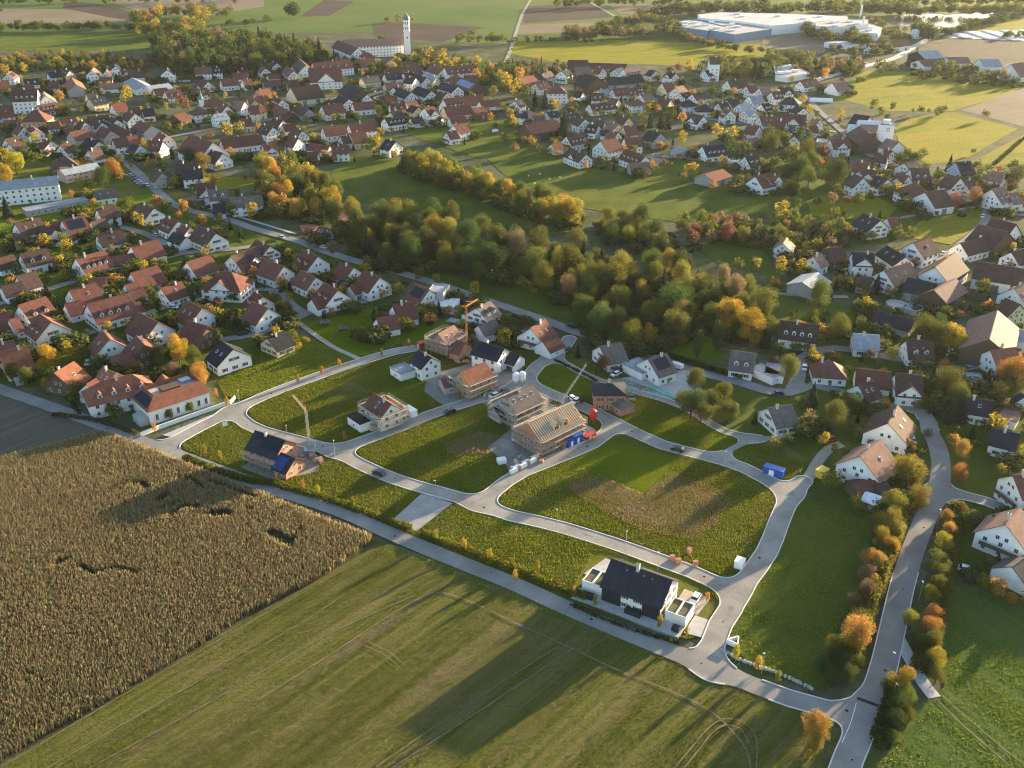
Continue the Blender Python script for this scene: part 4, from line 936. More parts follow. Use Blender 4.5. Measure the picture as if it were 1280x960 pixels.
for k in range(nr_ + 1):
    x = -Lr / 2 + k * Lr / nr_
    inst('rafter', raf, rh, (x, 0, 0)); inst('rafter', raf2, rh, (x, 0, 0))
MB().bar((-Lr / 2, 0, 10.4), (Lr / 2, 0, 10.4), .3).build('ridge_beam', M['timber'], rh)
for s in (-1, 1): MB().bar((-Lr / 2, s * (Wr / 2 + .5), 6.0), (Lr / 2, s * (Wr / 2 + .5), 6.0), .3).build('eaves_beam', M['timber'], rh)
for x in (-1.5, 2.3):
    dm = MB().box(x - 1.3, x + 1.3, -4.6, -4.4, 6.3, 8.2, 0); dm.box(x - 1.3, x - 1.1, -4.4, -1.6, 6.6, 8.2, 0); dm.box(x + 1.1, x + 1.3, -4.4, -1.6, 6.6, 8.2, 0)
    for s in (-1, 1): dm.hexa([(x, -4.9, 9.2), (x + s * 1.6, -4.9, 8.0), (x + s * 1.6, -1.2, 8.0), (x, -1.2, 9.2), (x, -4.9, 9.32), (x + s * 1.6, -4.9, 8.12), (x + s * 1.6, -1.2, 8.12), (x, -1.2, 9.32)], 0)
    dm.box(x - .8, x + .8, -4.65, -4.6, 6.6, 7.9, 1); dm.build('dormer_frame', [M['timber'], M['glass']], rh)
tag(rh, 'brick house with open timber rafters and two framed dormers', 'house', HG)
scaffold(rh, Lr, Wr, 5.5, 'timber-decked scaffold around the rafter-framed house')
for xy in ((668, 520), (686, 512)):
    c = gp(*xy, 3); c.z = 0; building(c, rz, 5, 4, 3, 'g', 'C', 'fs', name='unfinished_porch', cat='porch', group=HG, label='grey flat porch behind the rafter-framed house, ' + ('western' if xy[0] < 670 else 'eastern') + ' one')
# hipped brick shell by the turquoise sheeted pit
h6 = RB(752, 478.5, 772, 478.5, 9.5, 6, 'k', 'R', 'hl', name='unfinished_house', cat='house', group=HG, label='brick shell with black hipped roof and banner by the upper street')
RB(772, 500, 782, 497, 7, 3, 'b', 'R', 'hls', name='unfinished_wing', cat='building', group=HG, label='single-storey hipped brick wing below the black hipped shell')
sheet('sheeted_pit', pts('806 488 818 482 845 495 835 503'), plain('turquoise_sheet', (.16, .36, .33), .6, .4, .6), z=.336)
# finished white houses
h7 = RB(523, 437, 539.4, 446.9, 8, 5.3, 'k', 'W', 'S', name='white_house', cat='house', group=HG, label='cubic white house with charcoal roof and black solar array')
c = gp(503, 461, 3); c.z = 0
building(c, h7.rotation_euler.z, 7, 6, 3, 'g', 'W', 'fs', name='flat_garage', cat='garage', group=HG, label='flat white garage with framed roof beside cubic white house')
h8 = RB(596, 425.6, 631, 435, 8.5, 5.8, 'k', 'W', 'S', name='white_house', cat='house', group=HG, label='white two-storey house with long black solar roof')
RB(637, 440, 650, 444, 7, 3, 'k', 'W', 'sG', name='flat_garage', cat='garage', group=HG, label='white garage with charcoal roof beside long solar-roofed house')
# sunlit farmhouse by the bend, its sheds
RB(1075, 570, 1100.6, 548.8, 13, 5, 'm', 'W', 'q', name='farmhouse', cat='farmhouse', group='houses of the village', label='white farmhouse with broad pale sunlit roof and roof windows')
RB(1066, 604, 1096, 600, 8, 2.8, 'r', 'B', 'sl', name='shed', cat='shed', group='outbuildings of the village', label='red-roofed shed below the sunlit farmhouse')
RB(1092, 607, 1109, 602, 7, 2.8, 'd', 'B', 'sl', name='shed', cat='shed', group='outbuildings of the village', label='dark red-roofed shed beside the roadside trees')
RB(1081, 615, 1106, 624, 5, 2.8, 'w', 'B', 'sl', name='shed', cat='shed', group='outbuildings of the village', label='open shed with white sheet roof below sunlit farmhouse')
th = RB(112, 479, 178, 464, 12, 5, 'o', 'W', 'hD', name='turreted_house', cat='house', group='houses of the village', label='large white house with red hipped roof and round corner turret')
MB().lathe([(2.6, 0), (2.6, 6)], 14, -3, 12).build('turret_wall', M['wall_W'], th); MB().lathe([(3.1, 5.9), (0, 9.2)], 14, -3, 12).build('turret_roof', M['roof_o'], th)
# abbey with tower
AG = 'wings of the abbey'
RB(422, 50, 447, 60, 14, 11, 'd', 'W', '', name='abbey_wing', cat='abbey', group=AG, label='white abbey wing with dark roof facing the abbey wood')
RB(428, 50, 503, 47, 14, 11, 'm', 'W', '', name='abbey_wing', cat='abbey', group=AG, label='long white abbey wing with weathered red roof before the tower')
RB(450, 62, 463, 66, 11, 9, 'r', 'W', 'h', name='abbey_wing', cat='abbey', group=AG, label='short abbey corner wing with red hipped roof')
tb = gp(510, 72); tw = empty('church_tower', tb, math.radians(8)); FOOT.append((tb.x, tb.y, 0, 9, 9))
MB().box(-4, 4, -4, 4, 0, 30).box(-4.5, 4.5, -4.5, 4.5, 30, 30.8).build('shaft', M['wall_W'], tw)
MB().lathe([(4.2, 30.8), (4.2, 42.5)], n=8).lathe([(4.7, 36.2), (4.7, 36.7), (4.2, 36.9)], n=8).lathe([(4.8, 42.2), (4.8, 43), (0, 43.2)], n=8).build('octagon', M['wall_W'], tw)
MB().lathe([(4.7, 43), (4.9, 44.5), (4.2, 46.5), (2.6, 48.2), (1.2, 49), (1.0, 50), (0, 51.5)], n=12).build('onion_dome', M['copper'], tw)
MB().bar((0, 0, 51), (0, 0, 54), .25).bar((-.8, 0, 53), (.8, 0, 53), .25).build('cross', M['gold'], tw)
for a_ in range(8):
    t_ = math.pi / 4 * a_ + math.pi / 8; inst('sound_opening', WIN, tw, (4.0 * math.cos(t_), 4.0 * math.sin(t_), 32.2), t_ + math.pi / 2, (1.5, 1, 3)); inst('sound_opening', WIN, tw, (4.0 * math.cos(t_), 4.0 * math.sin(t_), 38), t_ + math.pi / 2, (1.5, 1, 3))
for s, r_ in ((0, 0), (1, math.pi / 2)):
    inst('tower_window', WIN, tw, (0 if s == 0 else 4.01, -4.01 if s == 0 else 0, 22), r_, (1.8, 1, 2.6))
tw.scale = (.76, .76, .85)
tag(tw, 'tall white church tower with copper onion dome and gold cross', 'church tower')
ch = RB(256, 123.5, 278, 121.5, 12, 6, 'r', 'W', 'h', name='chapel', cat='chapel', label='white chapel with red hipped roof and thin spire')
MB().box(-11, -8, -1.5, 1.5, 0, 11).build('turret', M['wall_W'], ch); MB().lathe([(2, 11), (1.2, 13), (.5, 16), (0, 21)], -9.5, 0, 8).build('spire', M['copper'], ch)
# school
sc_ = RB(-20, 228.5, 72, 219.5, 14, 9, 'g', 'W', 'l', name='school', cat='school', label='white three-storey school with long pale grey metal roof')
RB(74, 212, 120, 203, 11, 5, 'g', 'P', 'l', name='school_wing', cat='school', label='pink school wing with grey roof behind the trees')
RB(30, 262, 108, 248, 9, 3, 'g', 'C', 'f', name='school_hall', cat='school', label='low flat grey hall in front of the school')
c = gp(60, 248); building(c, sc_.rotation_euler.z, 6, 6, 5, 'g', 'W', 'f', name='green_cube', cat='building', label='small green cube building beside the school hall').children[0].data.materials[0] = plain('green_render', (.14, .27, .08), .8)
# feed mill tower
c = gp(1103, 187); mt = building(c, math.radians(-12), 9, 9, 17, 'g', 'W', 'f', name='mill_tower', cat='tower', label='tall white feed-mill tower with green square emblem')
for ch_ in list(mt.children):
    if ch_.name.startswith(('window', 'door')): bpy.data.objects.remove(ch_)
MB().box(-2, 2, -1.5, 2.5, 17.1, 19.6).build('roof_cap', M['wall_W'], mt)
em = MB()
for a in ((-.3, 1.5, 13.0, 13.35), (-.3, 1.5, 14.8, 15.15), (-.3, .05, 13.35, 14.8), (1.15, 1.5, 13.35, 14.8)): em.box(a[0], a[1], -4.6, -4.5, a[2], a[3])
em.build('emblem', plain('emblem_green', (.05, .22, .10), .6), mt)
# open carport barn on the meadow
cb2 = RB(880.6, 217.8, 903.5, 210.8, 14, 4, 'o', 'C', 'bl', name='carport_barn', cat='barn', label='grey open-fronted barn with broad orange-red roof on the meadow')
# factory and yards far behind
def block(name, s, h, wall, roof, label, cat='hall', group='factory halls'):
    P = pts(s, z=h); c = sum(P, Vector()) / len(P); root = empty(name, (c.x, c.y, 0)); m1 = MB(); Q = [p - c for p in P]; n = len(Q)
    for i in range(n):
        a, b_ = Q[i], Q[(i + 1) % n]; m1.face([(a.x, a.y, 0), (b_.x, b_.y, 0), (b_.x, b_.y, h), (a.x, a.y, h)])
    m1.build('wall', wall, root)
    MB().face([(q.x * .995, q.y * .995, h - .3) for q in Q]).build('roof', roof, root)
    for k in range(5):
        q = Q[k % n] * R.uniform(.2, .7); MB().box(q.x - 3, q.x + 3, q.y - 2, q.y + 2, h - .3, h + 1.6).build('roof_vent', M['white'], root)
    return tag(root, label, cat, group)
blu = plain('factory_blue', (.17, .24, .33), .6); pal = plain('factory_roof', (.33, .33, .34), .8, .4, .05); gre = plain('factory_roof_grey', (.24, .24, .25), .8, .35, .05)
block('factory_hall', '841 27 868 24 905 33 884 38 846 33', 9, blu, gre, 'blue-grey factory hall at the west end of the plant')
block('factory_hall', '872 24 920 27 965 36 918 43 886 37 908 33', 9, blu, gre, 'dark-edged factory hall in the middle of the plant')
block('factory_hall', '872 18 900 15 990 17 1060 20 1062 25 1010 28 965 32 920 26 874 22', 11, M['wall_W'], pal, 'huge white factory hall with pale sunlit roof')
block('factory_hall', '1019 27 1040 25 1086 24 1086 30 1042 34 1020 32', 13, M['wall_W'], gre, 'tall white factory block near the pond')
block('factory_hall', '1050 33 1086 30 1103 34 1098 42 1060 39', 8, M['wall_W'], pal, 'low white-roofed factory annex beside the trees')
for x, h in ((1075, 18), (1076.5, 22)):
    tag(MB().tube(gp(x, 45 if h > 20 else 24), gp(x, 45 if h > 20 else 24) + Vector((0, 0, h)), 1.4, 1.2, 10).build('silo', M['white']), 'slim white %s' % ('silo among the yards below the factory' if h > 20 else 'stack on the factory roof edge'), 'silo')
block('nursery_hall', '967 82 992 80 1012 91 985 96 970 94', 5, M['wall_W'], gre, 'nursery hall with grey glass roof strips', 'hall', 'village halls')
tn = empty('poly_tunnel', gp(1026, 127), math.radians(-8)); pm = MB()
for k in range(8):
    t0, t1 = math.pi * k / 8, math.pi * (k + 1) / 8; pm.face([(-9, 3 * math.cos(t0), 3 * math.sin(t0)), (9, 3 * math.cos(t0), 3 * math.sin(t0)), (9, 3 * math.cos(t1), 3 * math.sin(t1)), (-9, 3 * math.cos(t1), 3 * math.sin(t1))])
pm.build('sheeting', M['white'], tn); MB().box(-9.1, -9, -2.6, 2.6, 0, 1.6).box(9, 9.1, -2.6, 2.6, 0, 1.6).build('end_wall', M['frame'], tn); tag(tn, 'long white plastic tunnel beside the village street', 'tunnel')
for x, y, r_ in ((1120, 386, 4.2), (1140, 390, 4.0)):
    p = gp(x, y); tag(MB().lathe([(r_, 0), (r_, 2.2), (r_ + .15, 2.4), (r_ - .25, 2.4), (r_ - .25, 1.6), (0, 1.6)], p.x, p.y, 20).build('slurry_tank', M['concrete']), 'round concrete slurry tank, %s of the two by the long low barn' % ('western' if x < 1130 else 'eastern'), 'tank', 'slurry tanks')

# ---------------------------------------------------------------- trees
def crown_mesh(name, n, shape, seed, leaf=.045):
    """leaf-sized faces over uneven lobes; unit height 1, the whole tree scaled later"""
    g = np.random.default_rng(seed)
    if shape == 'round':
        k = 22; c = g.normal(0, 1, (k, 3)); c /= np.linalg.norm(c, axis=1)[:, None]
        c = c * g.uniform(.5, 1, (k, 1)) * np.array([.30, .30, .30]) + np.array([0, 0, .55]); r = g.uniform(.10, .20, k)
    elif shape == 'tall':
        k = 15; z = np.linspace(.28, .88, k); a = g.uniform(0, 6.28, k); w = .20 * np.sin((z - .12) / .86 * math.pi) ** .7
        c = np.stack([w * np.cos(a), w * np.sin(a), z], 1); r = g.uniform(.10, .17, k)
    elif shape == 'column':
        k = 14; z = np.linspace(.14, .92, k); a = g.uniform(0, 6.28, k)
        c = np.stack([.03 * np.cos(a), .03 * np.sin(a), z], 1); r = .10 * np.sin((z - .02) / 1.0 * math.pi) ** .6 + .015
    elif shape == 'bush':
        k = 11; c = g.uniform(-1, 1, (k, 3)) * np.array([.38, .38, .2]) + np.array([0, 0, .42]); r = g.uniform(.2, .34, k)
    if shape == 'cone':
        z = 1 - np.sqrt(g.random(n)) * .92; tier = .82 + .18 * np.sin(z * 52); a = g.uniform(0, 6.28, n)
        rad = (1.02 - z) * .25 * tier * g.uniform(.45, 1.05, n) ** .6 * (1 + .18 * np.sin(a * 5 + z * 30))
        P = np.stack([rad * np.cos(a), rad * np.sin(a), z - .12 * rad], 1)
        nr = np.stack([np.cos(a), np.sin(a), np.full(n, .55)], 1)
    else:
        w = r ** 2; i = g.choice(k, n, p=w / w.sum()); d = g.normal(0, 1, (n, 3)); d /= np.linalg.norm(d, axis=1)[:, None]
        rr = r[i] * (1 - .42 * g.random(n) ** 2.2) * (1 + .14 * np.sin(d[:, 0] * 9 + i) * np.cos(d[:, 2] * 8 + 2 * i))
        P = c[i] + d * rr[:, None]; nr = d
    nr = nr + g.normal(0, .45, (n, 3)); nr /= np.linalg.norm(nr, axis=1)[:, None]
    t = np.cross(nr, g.normal(0, 1, (n, 3))); t /= np.linalg.norm(t, axis=1)[:, None]; b_ = np.cross(nr, t)
    s = (leaf * g.uniform(.5, 1.2, n))[:, None]
    V = np.stack([P - t * s * .55, P - b_ * s * .4, P + t * s * .6, P + b_ * s * .45], 1).reshape(-1, 3)
    return np_mesh(name, V, np.arange(4 * n, dtype=np.int32).reshape(-1, 4), M['leaf']), V
def trunk_mesh(name, seed, r=.022, top=.55, limbs=6):
    g = random.Random(seed); mb = MB().tube((0, 0, 0), (0, 0, top * .5), r * 1.25, r * .8, 7).tube((0, 0, top * .5), (.01, .01, top), r * .8, r * .35, 7)
    for i in range(limbs):
        a = g.uniform(0, 6.28); z = top * g.uniform(.4, .85); q = g.uniform(.12, .24)
        mb.tube((0, 0, z), (q * math.cos(a), q * math.sin(a), z + g.uniform(.1, .25)), r * .45, r * .12, 5, cap=False)
    return mb.mesh(name, M['bark'])
LIB = {}; FARLIB = {}
for sh, cnt, n, lf in (('round', 5, 3000, .040), ('tall', 3, 2400, .038), ('column', 2, 1400, .034), ('bush', 4, 1300, .085), ('cone', 3, 2600, .042)):
    LIB[sh] = [crown_mesh('crown_' + sh, n, sh, 10 * i + len(sh), lf)[0] for i in range(cnt)]
    FARLIB[sh] = [crown_mesh('far_crown', 420, sh, 50 + 10 * i, lf * 2.1)[1] for i in range(2)]
NEAR = {sh: [crown_mesh('crown_near_' + sh, 9000 if sh != 'bush' else 5200, sh, 90 + i, .023 if sh != 'bush' else .042)[0] for i in range(3)] for sh in ('round', 'tall', 'bush')}
TRUNK = {sh: [trunk_mesh('trunk_' + sh, i, .022 if sh != 'cone' else .016, .9 if sh in ('cone', 'column') else .62 if sh != 'bush' else .5, 6 if sh in ('round', 'tall', 'bush') else 0) for i in range(2)] for sh in LIB}
KINDS = {  # colour, spread, shape, crown width to height, words
 'G': ((0.061, 0.088, 0.027), .25, 'round', 1.0, 'dark green tree'), 'O': ((0.107, 0.122, 0.029), .22, 'round', .95, 'olive green tree'),
 'Y': ((0.317, 0.250, 0.037), .2, 'tall', 1.15, 'yellow autumn tree'), 'A': ((0.342, 0.201, 0.055), .2, 'round', .95, 'orange autumn tree'),
 'R': ((0.159, 0.083, 0.051), .25, 'round', .95, 'rust red tree'), 'C': ((0.037, 0.051, 0.029), .2, 'cone', 1.0, 'dark conifer'),
 'P': ((0.079, 0.091, 0.032), .2, 'column', 1.3, 'slim columnar tree'), 'B': ((0.085, 0.098, 0.032), .3, 'bush', 1.1, 'low green shrub'),
 'N': ((0.183, 0.134, 0.073), .2, 'round', .9, 'brown autumn tree'), 'W': ((0.201, 0.183, 0.037), .2, 'round', .95, 'yellow-green tree')}
TREES = []    # (base x, y, height, kind, width factor)
def tree_at(x, y, h, kd, wf=1.0):
    p = gp(x, y, h * (.62 if kd not in 'CB' else .45)); TREES.append((p.x, p.y, h, kd, wf))
GARDEN = [
(0, 70, 8, '235 110 11 Y;40 120 11 Y;920 70 13 A;600 380 11 A;1250 360 16 Y;800 530 8 G;280 760 10 A;350 810 9 Y;20 700 10 O;690 560 6 O;500 90 8 O;620 80 8 N;380 80 8 O;160 600 5 O;1150 460 6 O;230 860 9 O;330 900 10 G;520 100 8 W;810 190 8 N'),
(160, 70, 8, '560 450 15 R;440 480 10 G;680 370 9 G;400 690 10 O;820 770 8 A;990 720 11 Y;1110 710 13 W;600 880 12 G;300 500 6 O;380 490 6 Y;970 380 6 Y;1100 380 6 O;1200 385 5 Y;620 690 6 G;350 90 9 N;190 490 6 O;840 310 5 G;520 700 5 Y;700 690 6 G;180 140 8 G;690 280 6 C'),
(160, 180, 8, '600 90 14 G;740 150 14 W;220 170 11 A;340 200 10 O;290 560 9 A;370 600 8 O;560 600 9 A;740 740 8 A;510 690 6 A;1230 650 10 Y;1030 640 9 O;1020 810 6 C;120 720 8 Y;970 890 6 C;1120 900 7 C;1160 320 7 N;1090 480 6 G;880 560 5 O;440 90 9 C;30 180 7 N'),
(0, 180, 8, '1000 310 14 G;1120 220 14 A;1190 280 10 A;900 380 10 O;1200 140 9 O;60 640 13 C;140 160 14 Y;30 280 14 Y;330 110 12 O;680 690 5 C;770 80 8 O;710 480 6 A;40 90 11 Y;420 130 7 O;620 180 5 G;1200 590 7 O;1270 580 7 O;880 700 5 G;240 90 11 G'),
(320, 70, 8, '300 60 13 A;410 180 7 Y;460 260 7 G;640 600 8 O;770 610 7 Y;1220 520 9 O;1010 600 9 G;240 790 7 O;1200 840 12 Y;1130 860 13 G;1110 150 6 A;1170 150 6 A;1060 170 6 A;400 520 6 Y;330 490 6 G;700 450 6 O;840 610 6 O;540 650 6 O;890 640 7 G;20 250 8 O;480 90 6 G;1150 500 8 N'),
(480, 70, 8, '1090 350 12 Y;1070 590 9 A;1180 510 11 O;1000 225 8 Y;700 540 7 Y;580 580 6 Y;370 410 6 O;1230 230 16 Y;1200 300 14 G;1040 110 10 G;1110 110 10 G;950 60 12 G;990 120 10 G;1250 650 10 G;1200 800 8 N;120 40 11 Y;215 680 6 Y;520 310 6 G;840 690 5 O;1140 240 12 G;1260 560 10 W;1120 690 6 G'),
(640, 70, 8, '130 310 15 O;30 290 15 Y;230 430 15 C;330 440 16 C;420 460 9 Y;470 690 19 C;650 280 10 C;640 490 7 O;600 520 7 A;830 560 6 A;960 150 7 A;1090 430 8 C;20 640 11 Y;200 830 9 A;30 900 11 N;240 900 8 G;1090 930 8 Y;350 760 8 G;550 220 10 C;140 450 10 O;900 560 7 O;980 570 8 O;1060 560 9 G;1170 590 10 G;300 580 5 Y;460 480 8 Y;580 110 6 A;250 120 8 O;130 130 8 O'),
(800, 70, 8, '300 120 12 R;390 90 13 R;500 90 15 Y;610 110 13 O;600 230 9 G;730 320 12 G;810 390 8 G;70 510 9 A;170 520 9 A;430 600 10 A;380 560 13 C;310 560 12 G;210 640 15 C;100 650 13 C;30 600 13 O;490 640 12 C;780 740 12 Y;920 770 13 Y;860 800 14 G;970 530 8 O;940 350 9 Y;900 350 9 O;950 900 13 G;1070 900 13 O;430 790 9 Y;390 780 8 O;600 890 6 R;530 920 6 A;350 270 6 Y;1240 830 12 O;930 110 14 O;1150 120 17 C;1200 150 17 C;1080 150 15 G;1260 130 15 G;580 520 6 G;610 400 5 O;470 300 8 G;820 290 7 N;540 240 7 O;1020 390 6 O;280 660 14 C'),
(800, 180, 8, '480 240 8 Y;545 230 8 Y;690 185 7 O;825 160 9 Y;1080 330 7 G;240 160 5 N;880 160 5 A;1220 160 8 W;380 300 4 O'),
(960, 70, 8, '570 160 13 A;245 215 7 A;460 190 6 R;410 190 6 O;350 420 9 Y;1130 80 18 O;840 770 13 A;735 570 9 Y;490 570 6 G;580 740 7 O;430 790 7 O;740 240 7 G;900 230 8 G;950 220 8 G;1060 470 11 O;1130 540 9 O;1250 490 8 G;420 520 8 Y;100 780 15 G;30 850 16 G;180 820 13 O;400 890 16 O;560 930 11 R;320 770 10 G;820 170 7 G;730 620 8 N;1200 590 7 G;20 740 12 G;250 900 12 W;200 300 5 G;1180 100 12 O;1250 90 12 O'),
(1120, 70, 8, '250 520 8 G;430 540 10 G;490 510 8 O;900 560 9 O;440 80 15 O;545 80 14 O;610 110 12 O;700 110 13 O;790 110 12 O;860 170 13 O;1000 180 13 O;1080 180 13 A;1180 230 10 G;60 100 8 O;930 190 12 G;170 540 4 G;330 540 4 G;780 940 5 G'),
(960, 180, 8, '60 160 11 O;320 210 16 G;450 150 15 O;510 170 11 A;680 250 19 G;560 90 9 R;250 440 13 G;380 450 10 O;140 640 11 Y;310 580 7 O;650 540 10 N;700 490 9 O;800 540 8 R;910 520 10 O;500 560 7 O;900 230 9 A;1060 390 10 Y;740 100 8 A;750 730 9 C;660 680 10 O;1120 710 6 C;800 190 8 C;720 370 6 Y;190 260 13 G;420 280 13 O;560 300 12 G;160 90 13 G;270 90 12 O;370 120 12 O;600 150 8 A;1000 340 5 A;1150 440 9 O;1230 450 9 G'),
(1120, 180, 8, '540 200 12 C;340 420 10 C;600 540 12 R;800 490 13 N;890 420 9 O;820 190 9 G;850 260 9 O;930 240 8 O;1030 230 9 A;1120 300 12 G;1220 280 13 G;1080 370 9 R;1240 490 9 G;120 570 10 G;230 600 9 G;310 600 8 O;40 440 10 Y;60 120 10 G;210 110 10 G;160 870 8 O;20 800 8 C;430 290 8 O;720 290 5 Y;270 80 9 O;1180 210 10 G;1270 230 10 O;20 130 9 G;300 200 8 O;90 520 9 G'),
(960, 240, 4, '70 360 9 Y;175 370 9 Y;265 490 14 O;545 465 10 C;620 470 8 C;735 350 6 A;720 300 7 C;1080 465 9 Y;365 650 12 O;620 805 6 Y;515 805 6 R;450 560 7 O;20 670 11 O;100 700 12 C;110 860 12 O;790 660 14 O;880 690 14 O;930 720 12 Y;850 640 12 G;910 920 13 O;1200 850 14 A;1130 870 10 A;1060 580 6 O;970 560 6 O;380 120 8 C;260 740 7 O;30 840 6 R;60 120 9 W;480 230 5 O;660 200 6 O;800 290 5 C;1120 310 5 O;1220 270 6 Y;200 770 6 O;140 760 7 O;60 780 8 G;560 860 5 O;380 900 5 W;480 810 4 N'),
(960, 480, 4, '225 60 10 C;345 140 12 O;215 150 7 N;430 80 9 G;720 400 13 W;280 265 6 Y;40 280 6 W;335 310 4 G;640 275 5 Y;760 95 6 O;980 320 8 A;965 430 7 A;1140 480 9 Y;940 230 6 G;915 150 9 C;980 150 8 C;1090 200 5 G;900 40 10 O;950 30 10 O;690 520 9 W;640 590 10 W;610 660 10 W;580 760 8 Y;640 720 7 W;520 850 8 A;560 880 7 A;500 930 7 N;930 600 6 O;900 660 6 A;910 720 6 A;880 790 7 Y;850 870 8 O;860 930 7 O;930 270 6 A;100 270 6 G;740 220 5 N;160 90 6 G;1170 420 5 W;540 690 7 O;620 800 6 Y'),
(960, 720, 4, '450 260 11 A;490 60 7 N;330 330 7 O;370 400 7 G;270 430 5 G;330 490 6 G;430 330 7 Y;820 180 6 A;820 240 7 A;720 210 6 W;830 310 7 O;840 400 6 Y;780 330 6 G;850 480 5 O;670 510 7 Y;660 620 7 G;700 590 6 O;640 700 6 G;630 790 5 O;255 740 8 A;240 830 5 Y;200 870 3 Y;850 30 7 O;820 90 6 Y;430 110 6 N;540 30 5 Y;400 470 6 G;450 420 5 G;790 420 5 G;740 300 5 G;600 540 5 G;700 680 5 O'),
(640, 240, 4, '935 740 12 P;1030 700 13 P;1270 720 12 C;690 700 9 Y;770 750 6 N;330 800 6 C;450 850 8 R;370 745 5 G;1100 600 17 Y;1200 650 16 Y;1020 600 13 O;920 930 10 O;480 820 5 C;640 810 4 G;280 790 4 G;400 720 4 R;1150 560 13 W;1060 560 13 O;60 620 4 O;20 640 4 O;100 640 3 N;420 890 4 O;1170 480 5 Y;1220 350 8 W;1130 350 9 O'),
(640, 480, 4, '900 80 13 G;1000 60 11 O;1090 110 10 O;950 130 9 O;1215 170 5 C;860 60 9 O;1040 140 8 W;350 75 4 O;1060 40 10 O'),
(320, 240, 4, '600 500 5 Y;550 340 7 N;635 345 8 N;710 370 6 O;815 400 8 O;905 430 7 W;1095 475 7 Y;140 560 9 G;150 600 8 G;165 510 5 Y;285 480 6 G;420 460 5 G;130 480 6 G;205 380 6 Y;275 240 7 N;380 270 9 N;690 465 6 G;740 450 6 G;500 680 4 W;250 735 4 W;900 630 3 R;860 600 3 A;830 600 3 N;1240 670 3 G;1270 660 3 W;1215 675 3 G'),
(0, 240, 4, '35 80 10 C;780 530 11 P;925 480 10 P;575 150 7 C;200 250 7 A;330 265 9 Y;295 340 7 Y;270 550 8 G;240 810 11 Y;350 780 8 Y;505 655 6 Y;640 650 6 O;885 770 12 Y;870 890 9 N;990 890 10 A;960 800 9 O;1055 700 8 P;1065 595 8 Y;1090 545 6 R;760 690 5 O;50 890 8 O;120 910 8 O;110 750 7 O;250 600 6 O;865 275 6 C;690 130 9 Y;780 50 8 A;820 70 7 O;1000 130 7 A;915 70 8 A;340 100 5 C;600 50 6 O;650 40 7 O;1150 165 6 C;230 950 5 Y;1020 300 5 Y;780 800 9 G;310 730 7 O;1130 200 5 G;1205 210 6 C;140 290 5 O;20 200 6 G;230 430 6 G;380 280 7 G;270 740 6 G;530 480 5 Y;580 490 5 O;1230 650 5 G;430 700 4 G;1100 330 4 O;990 420 5 G;900 410 5 G;520 1055 6 O;850 590 4 W'),
]
for ox, oy, k, s in GARDEN:
    for it in s.split(';'):
        x, y, h, kd = it.split(); tree_at(ox + float(x) / k, oy + float(y) / k, float(h), kd)
# woods: filled by spacing, kinds mixed as in the photograph
WOODS = [  # polygon of crowns, height, spacing, kinds
 ('410 264 470 256 545 262 575 264 640 288 690 292 760 302 800 308 850 320 900 338 940 348 958 374 945 402 890 396 830 410 785 416 740 388 705 362 640 330 600 326 540 318 470 312 430 292', 17, 10, 'OOOOOGGGWWNOC'),
 ('720 350 770 360 800 415 770 420 735 400', 14, 9, 'GGOO'),
 ('322 196 352 190 372 196 420 230 424 252 400 268 372 255 330 262 322 240', 14, 8, 'WWOOYAG'),
 ('495 194 520 190 600 212 660 240 655 256 600 232 510 208', 14, 6.2, 'WYOWOO'),
 ('672 240 730 248 728 270 690 262 660 258', 15, 6.5, 'WOAYO'),
 ('742 262 800 264 848 285 838 300 760 292', 14, 8.5, 'WWGGO'),
 ('850 272 905 262 962 272 985 292 960 300 900 290 860 300', 11, 7.5, 'GNOOR'),
 ('960 262 985 255 1005 270 1050 268 1060 296 1020 306 975 300', 9, 7, 'OOGWNC'),
 ('190 46 260 38 340 42 405 52 400 68 330 76 230 78 192 66', 20, 11, 'GGGGGGONC'),
 ('-10 66 60 63 130 66 188 70 186 82 120 84 50 82 -10 84', 9, 9, 'OOGNY'),
 ('520 62 560 66 640 80 660 92 640 100 590 92 540 84', 14, 12, 'YOGOAG'),
 ('638 72 700 74 720 84 690 92 640 92', 11, 12, 'GCON'),
 ('985 382 1060 392 1140 412 1130 424 1060 414 985 392', 6, 7, 'OOG'),
 ('820 350 930 360 950 395 880 390', 14, 10, 'GCCGO'),
 ('880 78 1000 66 1080 70 1075 84 1000 84 900 90', 13, 15, 'OGOON'),
 ('1140 82 1180 84 1285 98 1285 104 1180 96 1140 90', 8, 12, 'GO'),
 ('388 64 420 62 440 74 470 78 468 84 420 80 392 76', 13, 9, 'GGOC'), ('516 64 545 66 580 78 570 90 530 82', 15, 10, 'OGAYO'), ('470 78 500 74 512 82 490 86', 9, 8, 'OAY'),
]
UND = []
for s, h, sp, kinds in WOODS:
    P = pts(s, z=h * .6); a = np.array([(p.x, p.y) for p in P]); lo, hi = a.min(0), a.max(0)
    nx, ny = int((hi[0] - lo[0]) / sp) + 1, int((hi[1] - lo[1]) / sp) + 1
    Q = np.array([(lo[0] + (i + .5 + R.uniform(-.38, .38)) * sp, lo[1] + (j + .5 + R.uniform(-.38, .38)) * sp) for i in range(nx) for j in range(ny)])
    UND.append((P, h))
    for x, y in Q[inside(Q, P)]: TREES.append((x, y, h * R.uniform(.6, 1.12), R.choice(kinds), R.uniform(.72, 1.0)))
